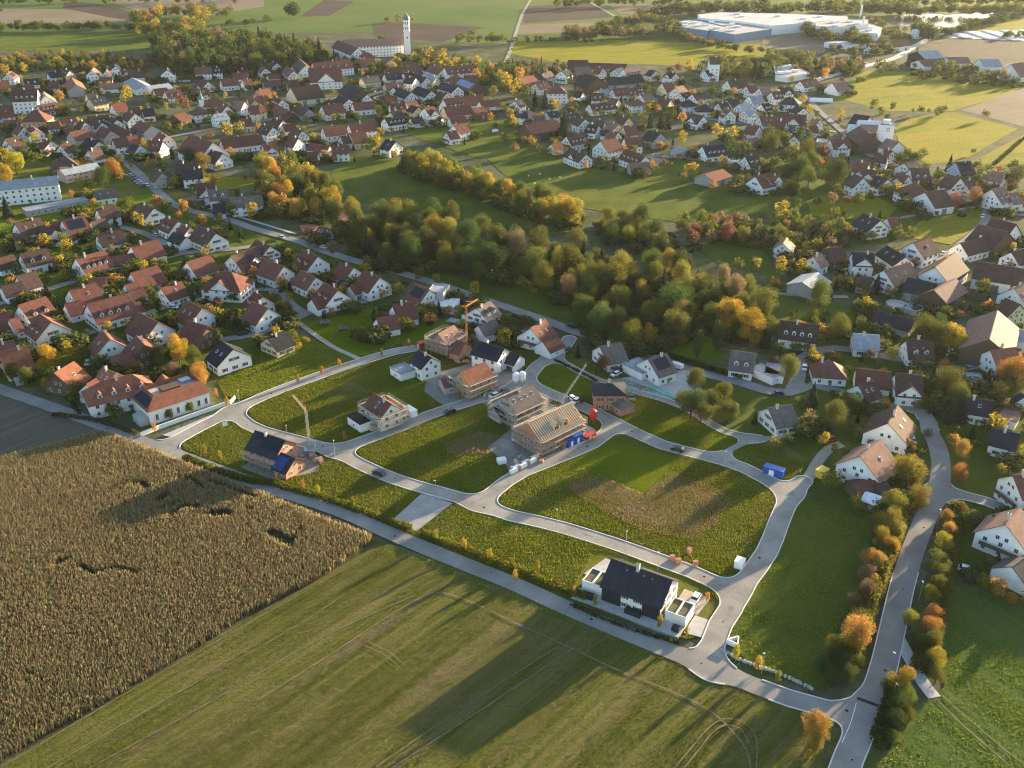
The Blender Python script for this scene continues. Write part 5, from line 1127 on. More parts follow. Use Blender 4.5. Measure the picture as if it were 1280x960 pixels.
FAR_LINES = [('-20 33 60 32 130 31 172 33', 12, 10, 'GGO'), ('172 22 200 14 240 12 250 22 230 36 180 34', 18, 14, 'OWNY'), ('262 12 282 14', 16, 20, 'O'), ('285 26 320 26', 12, 24, 'O'), ('366 12 368 12', 22, 9, 'G'),
 ('640 50 690 47 745 49', 7, 16, 'G'), ('708 40 740 36 790 24 810 22 845 34 800 38 720 42', 15, 14, 'GNOG'), ('840 38 870 48 900 56 950 62 1000 66', 10, 13, 'ONG'), ('800 15 850 12 900 10 960 12 1010 8 1100 10 1150 12', 18, 15, 'GGO'), ('840 8 960 6', 16, 13, 'G'),
 ('1060 26 1090 24 1108 33 1180 39', 9, 13, 'NGO'), ('1180 38 1220 30 1250 22 1290 12', 11, 14, 'G'), ('1110 12 1160 10 1220 12 1270 10', 16, 13, 'GO'), ('1000 30 1030 44 1075 50 1060 38', 14, 15, 'GO'), ('1110 38 1125 50 1090 62 1050 62', 11, 13, 'ONG'),
 ('1150 33 1165 42', 18, 9, 'GO'), ('1255 44 1280 42', 8, 10, 'G'), ('470 50 480 48', 9, 6, 'O'), ('490 22 510 22', 10, 14, 'N'), ('580 48 602 46 620 48', 13, 18, 'O'), ('0 12 -80 10', 10, 15, 'G'), ('1035 6 1100 3 1290 -2', 16, 20, 'G'), ('700 3 840 0', 14, 22, 'G'), ('0 -1 300 -3', 14, 30, 'G'), ('890 78 1010 70', 12, 16, 'OG')]
FARP = []
for s, h, sp, kinds in FAR_LINES:
    P = smooth(pts(s, z=h * .5), sp * .5)
    for p in P:
        for q in range(2): FARP.append((p.x + R.uniform(-.5, .5) * sp, p.y + R.uniform(-1, 1) * sp, h * R.uniform(.6, 1.15), R.choice(kinds), 1.15))
for (cx, cy, rz, L, Wd) in list(FOOT):
    if cy < 620 and R.random() < .4:
        for tr_ in range(4):
            a = R.uniform(0, 6.28); r_ = max(L, Wd) * .5 + R.uniform(3, 6); x, y = cx + r_ * math.cos(a), cy + r_ * math.sin(a); A = np.array([[x, y]]); px_, py_, _ = pix((x, y, 0))
            if any(abs(x - f[0]) + abs(y - f[1]) < max(f[3], f[4]) * .75 + 3 for f in FOOT) or any(line_dist(A, P[::3] + [P[-1]])[0] < w / 2 + 2.5 for P, w in RL): continue
            if gx0 < x < gx1 and gy0 < y < gy1 and SD[int((x - gx0) / st), int((y - gy0) / st)] < 3 or (225 < px_ < 1000 and 440 < py_ < 800): continue
            building(Vector((x, y, 0)), rz, R.uniform(2.6, 4.2), R.uniform(2.2, 3.0), 2.0, R.choice('rdbgk'), R.choice('BBWC'), 's', math.radians(24), name='garden_shed', cat='shed', desc='small garden shed with ' + R.choice(('steep', 'low')) + ' roof', group='garden sheds'); break
# the three hundred odd that show largest stand as single trees, the rest as one mass
TREES.sort(key=lambda t: -t[2] / pix((t[0], t[1], 0))[2])
def blocked(x, y, rad):
    for (cx, cy, rz, L, Wd) in FOOT:
        dx, dy = x - cx, y - cy; u = dx * math.cos(rz) + dy * math.sin(rz); v = -dx * math.sin(rz) + dy * math.cos(rz)
        if abs(u) < L / 2 + rad and abs(v) < Wd / 2 + rad: return True
    return False
def tint(kd, g=R):
    c, sp, *_ = KINDS[kd]; f = g.uniform(1 - sp, 1 + sp); h_ = g.uniform(-.12, .12)
    return (c[0] * f * (1 + h_), c[1] * f * (1 - h_ * .5), c[2] * f, 1)
def plant(x, y, h, kd, wf=1.0, near_=False):
    c, sp, sh, wr, words = KINDS[kd]
    root = empty('tree' if kd not in 'CPB' else {'C': 'conifer', 'P': 'columnar_tree', 'B': 'shrub'}[kd], (x, y, 0), R.uniform(0, 6.28))
    s = h * wr * wf * R.uniform(.88, 1.14)
    tr = inst('trunk', R.choice(TRUNK[sh]), root, (0, 0, 0), 0, (h, h, h))
    cr = inst('crown', R.choice(NEAR[sh] if near_ and sh in NEAR else LIB[sh]), root, (0, 0, 0), 0, (s, s, h)); cr.color = tint(kd)
    size = 'tall ' if h > 14 else 'small ' if h < 5.5 else ''
    later(root, size + words, 'tree' if kd != 'B' else 'shrub', (x, y, h * .6), 'trees of the village and its woods' if kd != 'B' else 'shrubs'); return root
single = []; mass = []
for t in TREES:
    if blocked(t[0], t[1], .6): t = (t[0] + 3.2, t[1] - 2.4, *t[2:])
    if blocked(t[0], t[1], .2): continue
    (single if len(single) < 345 else mass).append(t)
for t in single:
    plant(*t, near_=t[2] / pix((t[0], t[1], 0))[2] > .022)
def mass_trees(name, label, L, cat='trees'):
    VV = []; MI = []; pal = list(KINDS); mats = []
    for kd in pal:
        m = M['mass_' + kd] = M.get('mass_' + kd) or leafy('mass_leaves_' + kd, KINDS[kd][0], .4); mats.append(m)
    for x, y, h, kd, wf in L:
        c, sp, sh, wr, w_ = KINDS[kd]; V = R.choice(FARLIB[sh]); s = h * wr * wf; a = R.uniform(0, 6.28); ca, sa = math.cos(a), math.sin(a)
        q = np.empty_like(V); q[:, 0] = (V[:, 0] * ca - V[:, 1] * sa) * s + x; q[:, 1] = (V[:, 0] * sa + V[:, 1] * ca) * s + y; q[:, 2] = V[:, 2] * h
        VV.append(q); MI.append(np.full(len(V) // 4, pal.index(kd)))
    V = np.concatenate(VV); o = link(bpy.data.objects.new(name, np_mesh(name, V, np.arange(len(V), dtype=np.int32).reshape(-1, 4), mats, np.concatenate(MI))))
    return tag(o, label, cat, kind='stuff')
mass_trees('far_treeline', 'distant autumn tree lines and copses between the far fields', FARP)
# garden shrubs and hedges among the houses: a mass of greenery round every plot
CAND = []
for (cx, cy, rz, L, Wd) in list(FOOT):
    for q in range(9):
        a = R.uniform(0, 6.28); r_ = R.uniform(.65, 1.2) * max(L, Wd) * .75 + 2.0; CAND.append((cx + r_ * math.cos(a), cy + r_ * math.sin(a)))
CA = np.array(CAND); ok = np.ones(len(CA), bool)
for P, w in RL: ok &= line_dist(CA, P[::3] + [P[-1]]) > w / 2 + 1
for (cx, cy, rz, L, Wd) in FOOT:
    dx, dy = CA[:, 0] - cx, CA[:, 1] - cy; ok &= ~((abs(dx * math.cos(rz) + dy * math.sin(rz)) < L / 2 + 1) & (abs(dy * math.cos(rz) - dx * math.sin(rz)) < Wd / 2 + 1))
SHR = []
for x, y in CA[ok]:
    if gx0 < x < gx1 and gy0 < y < gy1 and SD[int((x - gx0) / st), int((y - gy0) / st)] < 1.2: continue
    px_, py_, _ = pix((x, y, 0))
    if 225 < px_ < 1000 and 440 < py_ < 800: continue
    SHR.append((x, y, R.uniform(1.6, 7.5), R.choice('BBBGGOOOYAWNC'), R.uniform(.9, 1.5)))
UB = []
for P, h in UND:
    for x, y in poly_area_pts(P, .035): UB.append((x, y, R.uniform(.2, .42) * h, R.choice('BBBGOW'), 1.3))
mass_trees('undergrowth', 'undergrowth filling the woods below the crowns', UB, 'undergrowth')
mass_trees('garden_shrubbery', 'garden shrubs and small trees among the village houses', mass + SHR, 'shrubs')
print('trees', len(single), 'mass', len(mass), 'shrubs', len(SHR))
# ---------------------------------------------------------------- cranes
def crane(base, top, jib, mat, label, r=.55):
    b0 = gp(*base); hgt = 20.0
    d = pix((b0.x, b0.y, 0))
    for z in range(5, 45):                       # height at which the mast head stands on its sight line
        q = gp(*top, z)
        if (q.y >= b0.y) != (gp(*top, 0).y >= b0.y) or q.y < b0.y: hgt = z; break
    root = empty('tower_crane', b0); T = Vector((0, 0, hgt))
    def lattice(a, b_, w, n):
        m = MB(); a = Vector(a); b_ = Vector(b_); dd = (b_ - a).normalized(); u = dd.orthogonal().normalized() * w / 2; v = dd.cross(u.normalized()) * w / 2
        cs = [u + v, u - v, -u - v, -u + v]
        for q in cs: m.bar(a + q, b_ + q, .07)
        for i in range(n):
            p0 = a.lerp(b_, i / n); p1 = a.lerp(b_, (i + 1) / n)
            for k in range(4): m.bar(p0 + cs[k], p1 + cs[(k + 1) % 4], .05)
        return m
    lattice((0, 0, 1.2), T, .55, int(hgt / 1.6)).build('mast', mat, root)
    MB().box(-1.6, 1.6, -1.6, 1.6, .5, 1.6).bar((-2.4, -2.4, .25), (2.4, 2.4, .25), .3).bar((-2.4, 2.4, .25), (2.4, -2.4, .25), .3).build('base', M['steel'], root)
    MB().box(-1.4, 1.4, 1.2, 2.4, 1.6, 3.4).build('ballast', M['concrete'], root)
    for j, z, nm in jib:
        e = gp(*j, hgt + z) - b0; lattice(T, e, .4, max(3, int((e - T).length / 1.4))).build(nm, mat, root)
        MB().bar(T + Vector((0, 0, 1.8)), T.lerp(e, .7), .06).bar(T, T + Vector((0, 0, 1.8)), .12).build('tie_rod', M['craneor'], root)
    return tag(root, label, 'crane', 'cranes of the building sites')
crane((388, 566), (382, 513), [((366, 494), 1, 'jib')], M['cranegrey'], 'grey tower crane beside the brick house with solar roof')
crane((702, 556), (703, 500), [((733, 455), 9, 'jib')], M['cranegrey'], 'tower crane with raised jib at the rafter-framed house')
crane((584, 445), (583, 384), [((597, 374), 0, 'jib'), ((577, 383), 0, 'counter_jib')], M['craneor'], 'orange tower crane beside the brick shell')

# ---------------------------------------------------------------- site equipment
def boxthing(name, x, y, dims, rz, mat, label, cat, group=None, extra=None):
    p = gp(x, y); root = empty(name, p, math.radians(rz)); l, w, h = dims
    MB().box(-l / 2, l / 2, -w / 2, w / 2, .12, h).build('body', mat, root)
    rb = MB()
    for i in range(int(l / .6)): rb.box(-l / 2 + .3 + i * .6, -l / 2 + .45 + i * .6, -w / 2 - .05, w / 2 + .05, .2, h - .15)
    rb.box(-l / 2 - .04, l / 2 + .04, -w / 2 - .07, w / 2 + .07, h - .14, h + .04).box(-l / 2 - .04, l / 2 + .04, -w / 2 - .07, w / 2 + .07, 0, .16)
    rb.build('frame', mat, root)
    MB().box(-l * .2, l * .05, -w / 2 - .09, -w / 2 - .06, .3, min(2.1, h * .85)).build('door', M['white'], root)
    return tag(root, label, cat, group)
boxthing('site_container', 712, 556.5, (3.6, 2.6, 2.6), 43, M['blue'], 'blue site container, lower western one at the rafter house', 'container', 'site containers')
boxthing('site_container', 719.5, 552.5, (3.6, 2.8, 3.0), 43, M['blue'], 'taller blue site container with white sign at the rafter house', 'container', 'site containers')
boxthing('skip', 736, 547.5, (4.6, 2, 1.5), 43, M['red'], 'red skip beside the gravel heap', 'skip')
boxthing('site_container', 967, 593.5, (6, 2.5, 2.6), -32, M['blue'], 'long blue container at the end of the estate street', 'container', 'site containers')
boxthing('site_container', 513, 519, (4.8, 2.4, 2.6), -49, M['white'], 'white container beside the scaffolded red-roofed house', 'container', 'site containers')
boxthing('site_container', 526.5, 435, (2.6, 2.4, 2.5), -50, M['red'], 'small red container behind the cubic white house', 'container', 'site containers')
boxthing('transformer_box', 924, 709, (2.6, 2.2, 2.4), 60, M['white'], 'white transformer box at the estate corner', 'cabinet')
boxthing('storage_cabin', 627, 579, (2.6, 2.0, 1.6), 20, M['white'], 'white open crate on the plot below the rafter house', 'crate')
boxthing('garden_trailer', 1027, 595, (3.6, 2.6, 2.4), 40, M['yellow'], 'yellow shed with pale roof at the farmhouse drive', 'shed')
boxthing('portable_toilet', 461, 535, (1.2, 1.2, 2.3), -40, M['white'], 'white portable toilet at the scaffolded house', 'toilet')
for x, y, m_, lb in ((645, 482, 'white', 'white round material silo by the middle street, western one'), (653, 481, 'white', 'white round material silo by the middle street, eastern one'), (741, 529, 'red', 'small red and white silo at the upper street'), (622, 470, 'white', 'white and red mortar silo beside the tan shell')):
    p = gp(x, y); o = empty('material_silo', p); MB().lathe([(.2, .9), (1.2, 2.2), (1.25, 4.4), (.8, 5), (0, 5.2)], n=12).build('vessel', M[m_], o)
    lg = MB()
    for a in range(4): lg.tube((1.0 * math.cos(a * 1.57), 1.0 * math.sin(a * 1.57), 0), (1.0 * math.cos(a * 1.57), 1.0 * math.sin(a * 1.57), 2.4), .07, .07, 5)
    lg.build('legs', M['steel'], o); tag(o, lb, 'silo', 'material silos')
pal_ = MB()
for k in range(4): pal_.box(-.6, .6, -.45, .45, .16 + .3 * k, .44 + .3 * k, 0)
pal_.box(-.62, .62, -.5, .5, 0, .14, 1); PAL = pal_.mesh('pallet', [M['white'], M['plank']])
pal2 = MB(); pal2.v, pal2.f, pal2.m = list(pal_.v), list(pal_.f), list(pal_.m); PALR = pal2.mesh('pallet_red', [M['wall_R'], M['plank']])
k = 0
for i in range(9):
    for j in range(2):
        x, y = 639 + i * 3.9 + j * 1.2, 590.5 - i * 2.1 + j * 2.2; k += 1
        o = inst('brick_pallet', PAL if (i + j) % 3 else PALR, None, gp(x, y), math.radians(43), (1.1, 1.1, 1.1))
        later(o, 'wrapped pallet of bricks', 'pallet', o.location, 'pallets along the street')
for x, y in ((840, 701), (848, 705), (861, 692), (869, 708)):
    o = inst('brick_pallet', PALR, None, gp(x, y), R.uniform(0, 1), (1.0, 1.0, 1.3)); later(o, 'tall pallet of reddish bricks', 'pallet', o.location, 'pallets on the empty plot')
def heap(x, y, r, h, label, mat='gravelheap'):
    p = gp(x, y); m = MB(); n = 16; rings = [(1, 0), (.8, .25), (.55, .6), (.3, .88), (0, 1)]; V = []
    for q, z in rings: V.append([(p.x + r * q * math.cos(6.283 * k / n) * R.uniform(.85, 1.15), p.y + r * q * math.sin(6.283 * k / n) * R.uniform(.85, 1.15), h * z * R.uniform(.9, 1.1)) for k in range(n)])
    for a in range(len(V) - 1):
        for k in range(n): m.face([V[a][k], V[a][(k + 1) % n], V[a + 1][(k + 1) % n], V[a + 1][k]])
    tag(m.build('gravel_heap', M[mat]), label, 'heap', 'heaps of the building sites')
heap(729, 540, 4.5, 2.0, 'dark gravel heap beside the red skip'); heap(639, 557, 4, 1.2, 'low grey gravel heap below the grey shell'); heap(655, 572, 2, .9, 'small pile of rubble beside the brick pallets')
heap(612, 487, 2.0, .8, 'rubble pile before the tan shell'); heap(820, 201, 5, 2, 'pale stone heap in the stone-cluttered yard'); heap(1062, 352, 4, 1.8, 'scrap heap beside the farm yard'); heap(1070, 356, 3, 1.2, 'smaller scrap heap beside the farm yard')
MH = MB().tube((0, 0, 0), (0, 0, .012), .38, .38, 10).mesh('manhole_cover', M['tyre'])
for nm_ in ('north', 'mid', 'east', 'top', 'right', 'west', 'field', 'main'):
    for i, p in enumerate(NETS[nm_][4::9]): inst('manhole_cover', MH, road, (p.x + R.uniform(-.8, .8), p.y + R.uniform(-.8, .8), .361), 0, (1, 1, 1) if i % 2 else (.6, .6, 1))
PT = [MB().face([(-1.6 * R.uniform(.7, 1.3), -.8, 0), (1.5 * R.uniform(.7, 1.3), -.9, 0), (1.6, .8 * R.uniform(.6, 1.2), 0), (-1.4, .9, 0)]).mesh('asphalt_patch', G['asphalt']) for k in range(3)]
for nm_ in ('north', 'mid', 'east', 'top', 'right', 'west'):
    P_ = NETS[nm_]
    for i in range(6, len(P_) - 2, 17): inst('asphalt_patch', R.choice(PT), road, (P_[i].x, P_[i].y, .3635), math.atan2(P_[i + 1].y - P_[i].y, P_[i + 1].x - P_[i].x), (R.uniform(.5, 1.3), R.uniform(.5, 1), 1))
STK = [MB().box(-1, 1, -.4, .4, 0, .5).box(-.9, .9, -.3, .3, .5, .8).mesh('stack', M['timber']), MB().box(-1.2, 1.2, -.5, .5, .1, .35).box(-1.1, 1.2, -.4, .5, .4, .6).mesh('stack', M['plank']), MB().box(-.6, .6, -.6, .6, 0, .9).box(-.5, .55, -.5, .5, .9, 1.2).mesh('stack', M['concrete']), MB().box(-.7, .7, -.5, .5, 0, .8).mesh('stack', M['wall_R'])]
for cx, cy, rr, n in ((655, 570, 22, 9), (735, 545, 12, 5), (605, 487, 18, 8), (575, 450, 16, 8), (395, 575, 10, 6), (465, 535, 12, 5), (625, 515, 12, 5), (690, 560, 14, 6), (1060, 352, 16, 8), (828, 200, 16, 8), (780, 500, 10, 3)):
    for k in range(n):
        p = gp(cx + R.uniform(-1, 1) * rr, cy + R.uniform(-.5, .5) * rr)
        if not blocked(p.x, p.y, .8): later(inst('material_stack', R.choice(STK), None, (p.x, p.y, .28), R.uniform(0, 3), (R.uniform(.7, 1.3),) * 3), 'stack of building material', 'stack', p, 'material stacks on the building sites')
# signs, lamps, poles
def sign(x, y, w, h, rz, label):
    o = empty('notice_board', gp(x, y), math.radians(rz)); MB().box(-w / 2, w / 2, -.05, .05, .8, .8 + h).build('board', M['white'], o)
    MB().box(-w / 2 + .1, -w / 2 + .22, .05, .15, 0, .8 + h).box(w / 2 - .22, w / 2 - .1, .05, .15, 0, .8 + h).build('post', M['steel'], o); tag(o, label, 'sign')
sign(282, 535, 1.6, 1.4, 30, 'white notice board at the estate entrance'); sign(753, 508, 3.4, 2, 43, 'white banner on posts before the black hipped shell')
wd = empty('wedge_sign', gp(918, 806), math.radians(20)); 
for a, b_ in (((-2.6, 1.6), (2.6, 1.6)), ((-2.6, 1.6), (0, -2)), ((2.6, 1.6), (0, -2))): MB().bar((*a, .9), (*b_, .9), .5, 0, 1.7).build('panel', M['white'], wd)
wd.scale = (.6, .6, .8)
tag(wd, 'white triangular advertising frame on the corner lawn', 'sign')
LAMP = MB().tube((0, 0, 0), (0, 0, 6), .08, .05, 6).mesh('lamp_pole', M['steel']); LH = MB().box(-.1, .5, -.09, .09, 5.97, 6.07).mesh('lamp_head', M['white'])
for x, y in ((822, 714), (696, 660), (545, 623), (1148, 752), (1171, 660), (640, 605), (419, 572), (920, 525), (1113, 842), (360, 553), (782, 688), (1114, 880), (905, 586), (742, 470), (300, 508), (952, 842)):
    o = empty('street_lamp', gp(x, y), R.uniform(0, 6)); inst('pole', LAMP, o, (0, 0, 0)); inst('lamp_head', LH, o, (0, 0, 0)); later(o, 'slim grey street lamp', 'street lamp', (o.location.x, o.location.y, 3), 'street lamps')
for x, y in ((796, 431), (1095, 466)):
    o = MB().tube(gp(x, y), gp(x, y) + Vector((0, 0, 9)), .12, .09, 6).build('utility_pole', M['bark']); later(o, 'tall wooden utility pole', 'pole', gp(x, y, 5), 'poles')
# cars
def car_mesh():
    b = MB(); prof = [(-2.15, .35), (-2.15, .8), (-1.2, .95), (1.95, .98), (2.15, .7), (2.15, .35)]
    for s in (-1, 1):
        q = [(x, s * .88, z) for x, z in prof]; b.face(q if s < 0 else q[::-1])
    for i in range(len(prof)):
        (x0, z0), (x1, z1) = prof[i], prof[(i + 1) % len(prof)]; b.face([(x0, -.88, z0), (x0, .88, z0), (x1, .88, z1), (x1, -.88, z1)])
    r = MB().hexa([(-.75, -.72, 1.42), (1.35, -.72, 1.42), (1.35, .72, 1.42), (-.75, .72, 1.42), (-.7, -.68, 1.47), (1.3, -.68, 1.47), (1.3, .68, 1.47), (-.7, .68, 1.47)])
    g = MB().hexa([(-1.25, -.84, .93), (1.95, -.84, .93), (1.95, .84, .93), (-1.25, .84, .93), (-.75, -.7, 1.43), (1.35, -.7, 1.43), (1.35, .7, 1.43), (-.75, .7, 1.43)])
    w = MB().tube((0, -.12, 0), (0, .12, 0), .33, .33, 10); l = MB().box(-.05, .05, -.2, .2, -.08, .08)
    return b, r, g, w, l
cb_, cr_, cg_, cw_, cl_ = car_mesh(); PAINT = {n: plain('car_paint_' + n, c, .3, .03, spec=.6) for n, c in dict(dark=(.02, .022, .026), white=(.7, .7, .7), silver=(.35, .36, .38), red=(.3, .02, .02), blue=(.03, .06, .18)).items()}
CARM = {n: (cb_.mesh('car_body', p), cr_.mesh('car_roof', p)) for n, p in PAINT.items()}; CG = cg_.mesh('car_glass', M['glass']); CW = cw_.mesh('wheel', M['tyre']); CL = cl_.mesh('headlight', M['lampglass'])
def car(p, rz, n, label=None, van=False, parts=True):
    o = empty('parked_car' if not van else 'parked_van', (p.x, p.y, .36 if gx0 < p.x < gx1 and gy0 < p.y < gy1 and SD[int((p.x - gx0) / st), int((p.y - gy0) / st)] < 0 else .3), rz); sc = (1.1, 1.05, 1.35) if van else (1, 1, 1)
    inst('body', CARM[n][0], o, (0, 0, 0), 0, sc); inst('roof_panel', CARM[n][1], o, (0, 0, 0), 0, sc); inst('glazing', CG if not van else CARM[n][0], o, (0, 0, 0 if not van else .75), 0, sc)
    if parts:
        for x in (-1.35, 1.35):
            for y in (-.8, .8): inst('wheel', CW, o, (x, y, .33))
        for y in (-.6, .6): inst('headlight', CL, o, (-2.14, y, .66))
    if label: tag(o, label, 'van' if van else 'car', 'vehicles')
    else: later(o, '%s parked %s' % (n, 'van' if van else 'car'), 'van' if van else 'car', (p.x, p.y, 1), 'vehicles')
    return o
def bear(x0, y0, x1, y1):
    d = gp(x1, y1) - gp(x0, y0); return math.atan2(d.y, d.x)
car(gp(474, 594), bear(460, 586, 505, 604), 'dark', 'dark estate car parked on the empty estate street'); car(gp(562, 517), bear(545, 517, 595, 501), 'dark', 'dark car on the middle street before the tan shell')
car(gp(847, 564), bear(827, 557, 865, 567), 'dark', 'black car on the curving upper estate street'); car(gp(869, 751), bear(860, 765, 880, 735), 'white', 'white car on the drive of the duplex')
car(gp(846, 461), bear(840, 452, 890, 470), 'white', 'white van parked beside the village road', True); car(gp(835, 474), bear(820, 478, 850, 470), 'blue', 'dark blue car before the bungalow')
for x, y, a, n, v in ((720, 504, 0, 'white', 0), (716, 501, 0, 'white', 0), (618, 497, 1, 'white', 0), (630, 492, 1, 'dark', 0), (606, 492, 1, 'dark', 0), (217, 386, 0, 'white', 0), (110, 456, 0, 'silver', 0), (94, 350, 0, 'dark', 0), (1172, 484 - 120, 0, 'white', 0), (1183, 444, 0, 'white', 0), (1188, 442, 0, 'red', 0), (1161, 452, 0, 'red', 0), (1133, 554, 0, 'dark', 0), (1140, 553, 0, 'silver', 0), (1052, 342, 0, 'dark', 0), (268, 265, 0, 'silver', 0), (258, 261, 0, 'dark', 0), (272, 272, 0, 'white', 0), (210, 231, 0, 'dark', 0), (219, 231, 0, 'silver', 0), (770, 470, 1, 'white', 0), (772, 466, 1, 'dark', 0), (774, 462, 1, 'white', 0), (542, 157, 0, 'white', 1), (587, 149, 0, 'silver', 0), (595, 149, 0, 'dark', 0), (1037, 552, 0, 'red', 0), (619, 166, 0, 'white', 1), (925, 207, 0, 'dark', 0), (1100, 378 + 60, 0, 'white', 0), (1208, 545 + 170, 0, 'white', 0)):
    car(gp(x, y), (math.radians(43) if a else R.uniform(0, 3.1)), n, None, bool(v))
for i in range(6):
    car(gp(163 + i * 3.2, 220.5 + i * 2.6), .4, R.choice(('dark', 'silver', 'white', 'blue')))
for i in range(14):
    car(gp(217 + (i % 7) * 4.5 + R.random(), 98 + (i // 7) * 4.5), R.choice((.1, 1.6)), R.choice(('dark', 'silver', 'white', 'blue')), parts=False)
for P, w in RL:
    if w < 4: continue
    k_ = int(len(P) / 5)
    for q in range(min(9, k_ // 2)):
        i = R.randrange(2, len(P) - 2); d = (P[i + 1] - P[i]).normalized(); n_ = Vector((-d.y, d.x, 0)) * (w / 2 - .6) * R.choice((-1, 1)); p = P[i] + n_
        if 130 < p.y < 1100 and not blocked(p.x, p.y, 1.2): car(p, math.atan2(d.y, d.x), R.choice(('dark', 'silver', 'white', 'blue', 'dark', 'silver', 'red')), parts=False).location.z = .35
# storage lot far off: rows of pale parked vehicles seen as one mass
lot = pts('1178 47 1200 40 1290 38 1290 52'); sheet('storage_lot', lot, M['pave']); rows = MB()
la = np.array([(p.x, p.y) for p in lot])
for x in np.arange(la[:, 0].min(), la[:, 0].max(), 24):
    for y in np.arange(la[:, 1].min(), la[:, 1].max(), 3.2):
        if inside(np.array([[x, y]]), lot)[0]:
            for dx in (0, 6): rows.box(x + dx - 2.2, x + dx + 2.2, y - .9, y + .9, .3, 1.4)
tag(rows.build('stored_vehicles', M['white']), 'rows of pale new vehicles on the far storage lot', 'vehicles', kind='stuff')
# hedges
def hedge(s, w, h, col, label, par=0):
    P = smooth(pts(s), 1.0); n = int(sum((P[i + 1] - P[i]).length for i in range(len(P) - 1)) * w * h * 26)
    i = rng.integers(0, len(P) - 1, n); t = rng.random(n); A = np.array([(p.x, p.y) for p in P]); Q = A[i] * (1 - t[:, None]) + A[i + 1] * t[:, None]
    hv = h * (1 + .25 * np.sin(Q[:, 0] * .9) * np.cos(Q[:, 1] * 1.1)); z = hv * rng.random(n) ** .6; a = rng.uniform(0, 6.28, n); rr = w / 2 * rng.random(n) ** .4 * (1.1 - .35 * z / h)
    C = np.stack([Q[:, 0] + rr * np.cos(a), Q[:, 1] + rr * np.sin(a), z], 1)
    nr = rng.normal(0, 1, (n, 3)); nr /= np.linalg.norm(nr, axis=1)[:, None]; tt = np.cross(nr, rng.normal(0, 1, (n, 3))); tt /= np.linalg.norm(tt, axis=1)[:, None]; bb = np.cross(nr, tt); sz = .22 * rng.uniform(.6, 1.3, (n, 1))
    V = np.stack([C - tt * sz, C - bb * sz, C + tt * sz, C + bb * sz], 1).reshape(-1, 3)
    o = link(bpy.data.objects.new('hedge', np_mesh('hedge', V, np.arange(4 * n, dtype=np.int32).reshape(-1, 4), M['leaf']))); o.color = (*col, 1)
    return tag(o, label, 'hedge', 'hedges')
YG, DG = (.13, .13, .022), (.045, .06, .018)
hedge('232 575 300 600 345 608 430 633 512 664', 3.0, 1.6, YG, 'low yellow-green hedge along the farm road west of the parking bay')
hedge('527 669 600 697 680 729 733 749', 3.0, 1.6, YG, 'low yellow-green hedge along the farm road east of the parking bay')
hedge('715 758 780 785 850 806', 1.6, .9, DG, 'dark low planting below the duplex terrace'); hedge('66 520 120 528 172 545', 1.4, 1.6, (.10, .085, .03), 'russet hedge along the farm road at the estate edge')
hedge('775 437 830 447 880 462 925 474', 2.4, 2.2, DG, 'long dark clipped hedge along the village road'); hedge('1155 266 1190 261 1228 255', 2, 2, DG, 'dark hedge along the lane by the big brown barn')
hedge('1092 500 1130 506 1165 510', 2.2, 1.8, DG, 'dark hedge below the long white house'); hedge('694 452 720 465 748 480', 1.4, 1.2, DG, 'garden hedge beside the narrow lane'); hedge('480 400 500 392 520 394', 1.2, 1.0, DG, 'clipped hedge by the turning circle garden')
hedge('100 520 90 500 92 480', 1.2, 1.4, DG, 'hedge beside the turreted red house'); hedge('1245 205 1262 190 1282 172', 2, 1.6, DG, 'bushy boundary hedge between the two hay meadows'); hedge('640 395 680 414 700 424', 1.2, 1.0, DG, 'hedge between village road and brick-red house')
for x in (-4.4, 2.8): inst('climbing_plant', LIB['bush'][0], cb, (x, -7.3, .2), 0, (2.6, 1.2, 4.2)).color = (.14, .13, .02, 1)
hedge('1052 842 1068 800 1085 750 1100 710 1120 650 1136 600', 6.5, 3.6, (.15, .135, .025), 'dense yellow-green shrub belt between lot and country road')
hedge('1150 838 1165 800 1172 760 1182 710 1192 660 1198 640', 5.0, 3.2, (.12, .105, .028), 'dense olive shrub belt on the far side of the country road')
hedge('1100 930 1110 900 1122 860', 5, 2.8, (.06, .07, .02), 'dark shrub belt at the road junction triangle')
# retaining wall of boulders at the junction
bw = empty('boulder_wall', gp(905, 815)); P = smooth(pts('903 814 930 828 970 842 1000 855 1014 862'), .8)
BO = []
for k in range(3):
    b0 = MB(); b0.lathe([(0, -.5), (.42, -.4), (.62, 0), (.45, .38), (0, .5)], n=7); b0.v = [(x * R.uniform(.8, 1.2), y * R.uniform(.8, 1.2), z * R.uniform(.8, 1.1)) for x, y, z in b0.v]; BO.append(b0.mesh('boulder', M['concrete']))
for p in P: q = p - bw.location; inst('boulder', R.choice(BO), bw, (q.x, q.y, .35), R.uniform(0, 6), (.85, .7, .9))
tag(bw, 'pale boulder retaining wall beside the road junction', 'wall')
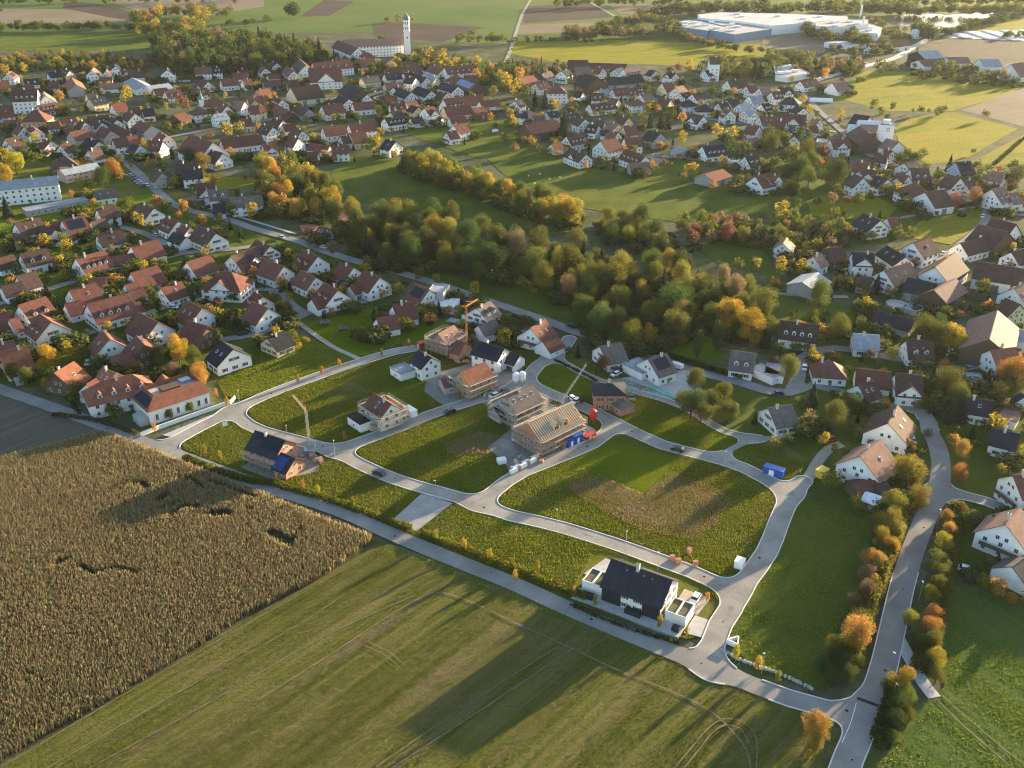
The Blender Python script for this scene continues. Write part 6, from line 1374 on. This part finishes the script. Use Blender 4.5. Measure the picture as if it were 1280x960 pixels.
# saplings of the new streets
for x, y, kd, h in ((430, 543, 'A', 4), (540, 503, 'A', 4), (575, 492, 'A', 4), (594, 483, 'A', 4), (616, 477, 'A', 4), (764, 512, 'A', 3.5), (800, 530, 'W', 4), (372, 472, 'A', 4), (402, 462, 'A', 4), (424, 453, 'A', 4), (478, 440, 'N', 4), (510, 428, 'N', 4), (396, 612, 'Y', 4.5), (440, 627, 'W', 4), (545, 668, 'W', 4.5), (580, 679, 'A', 4.5), (612, 692, 'Y', 4.5), (640, 703, 'W', 4), (644, 718, 'A', 4), (672, 706, 'W', 4),
    (270, 490, 'A', 4), (283, 500, 'A', 4), (192, 532, 'A', 4), (745, 749, 'Y', 4), (825, 775, 'Y', 4.5), (717, 738, 'A', 4), (860, 788, 'Y', 3.5), (884, 745, 'A', 3.5), (921, 813, 'Y', 5), (949, 828, 'Y', 5), (974, 845, 'W', 4), (255, 560, 'W', 4), (275, 568, 'Y', 4), (345, 598, 'W', 4), (378, 605, 'A', 4)):
    p = gp(x, y, h * .6); g_ = empty('sapling', p * 1); g_.location = (p.x, p.y, 0); inst('trunk', TRUNK['tall'][0], g_, (0, 0, 0), 0, (h * .7, h * .7, h)); cr = inst('crown', R.choice(LIB['tall']), g_, (0, 0, 0), R.uniform(0, 6), (h * .6, h * .6, h)); cr.color = tint(kd)
    later(g_, 'young %s street tree' % {'A': 'orange', 'Y': 'yellow', 'W': 'yellow-green', 'N': 'brown'}[kd], 'sapling', p, 'young street trees')
# tennis courts, wooden shelters, sheep
for s in ('374 283 396 279 402 289 380 294', '384 272 402 269 407 276 388 279', '418 266 434 262 440 272 424 277', '380 296 398 293 400 297 384 300'): sheet('tennis_court', pts(s), M['clay'])
for x, y, lb in ((407, 408, 'western wooden shelter on the playground meadow'), (429, 415, 'eastern wooden shelter on the playground meadow')):
    o = empty('wooden_shelter', gp(x, y), .3); rf = roof_slabs(-1.8, 1.8, 1.2, 2.0, 2.6, .3, .12); rf.build('roof', M['roof_b'], o); pm = MB()
    for a in (-1.5, 1.5):
        for b_ in (-1, 1): pm.box(a - .08, a + .08, b_ - .08, b_ + .08, 0, 2.1)
    pm.build('posts', M['door'], o); MB().box(-1.5, 1.5, .9, 1.0, .1, 1.6).build('back_panel', M['door'], o); tag(o, lb, 'shelter', 'shelters')
sh = MB().lathe([(0, -.55), (.22, -.5), (.32, -.2), (.33, .2), (.2, .5), (0, .58)], n=8); sh.v = [(z, x, y + .62) for x, y, z in sh.v]
sh.tube((.5, 0, .75), (.78, 0, .85), .13, .09, 6)
for a in (-.3, .3):
    for b_ in (-.15, .15): sh.tube((a, b_, .45), (a, b_, 0), .06, .05, 5)
SH = sh.mesh('sheep', M['wall_Y'])
for x, y in ((661, 221), (675, 219), (687, 225), (700, 223), (668, 231)): later(inst('sheep', SH, None, gp(x, y), R.uniform(0, 6), (1.3, 1.3, 1.3)), 'pale grazing sheep', 'sheep', gp(x, y), 'sheep on the paddock')

# ---------------------------------------------------------------- air
hz = MB().box(-2600, 2600, -300, 3600, -1.2, H + 12).build('haze', []); hz['kind'] = 'stuff'
hm, n_, l_ = new_mat('haze'); v_ = N(n_, 'ShaderNodeVolumePrincipled'); v_.inputs['Density'].default_value = 0.000016; v_.inputs['Color'].default_value = (.86, .89, .95, 1); v_.inputs['Anisotropy'].default_value = .35
o_ = N(n_, 'ShaderNodeOutputMaterial'); l_.new(v_.outputs[0], o_.inputs['Volume']); hz.data.materials.append(hm)
tag(hz, 'thin evening haze over the whole landscape', 'haze')
settle_labels()
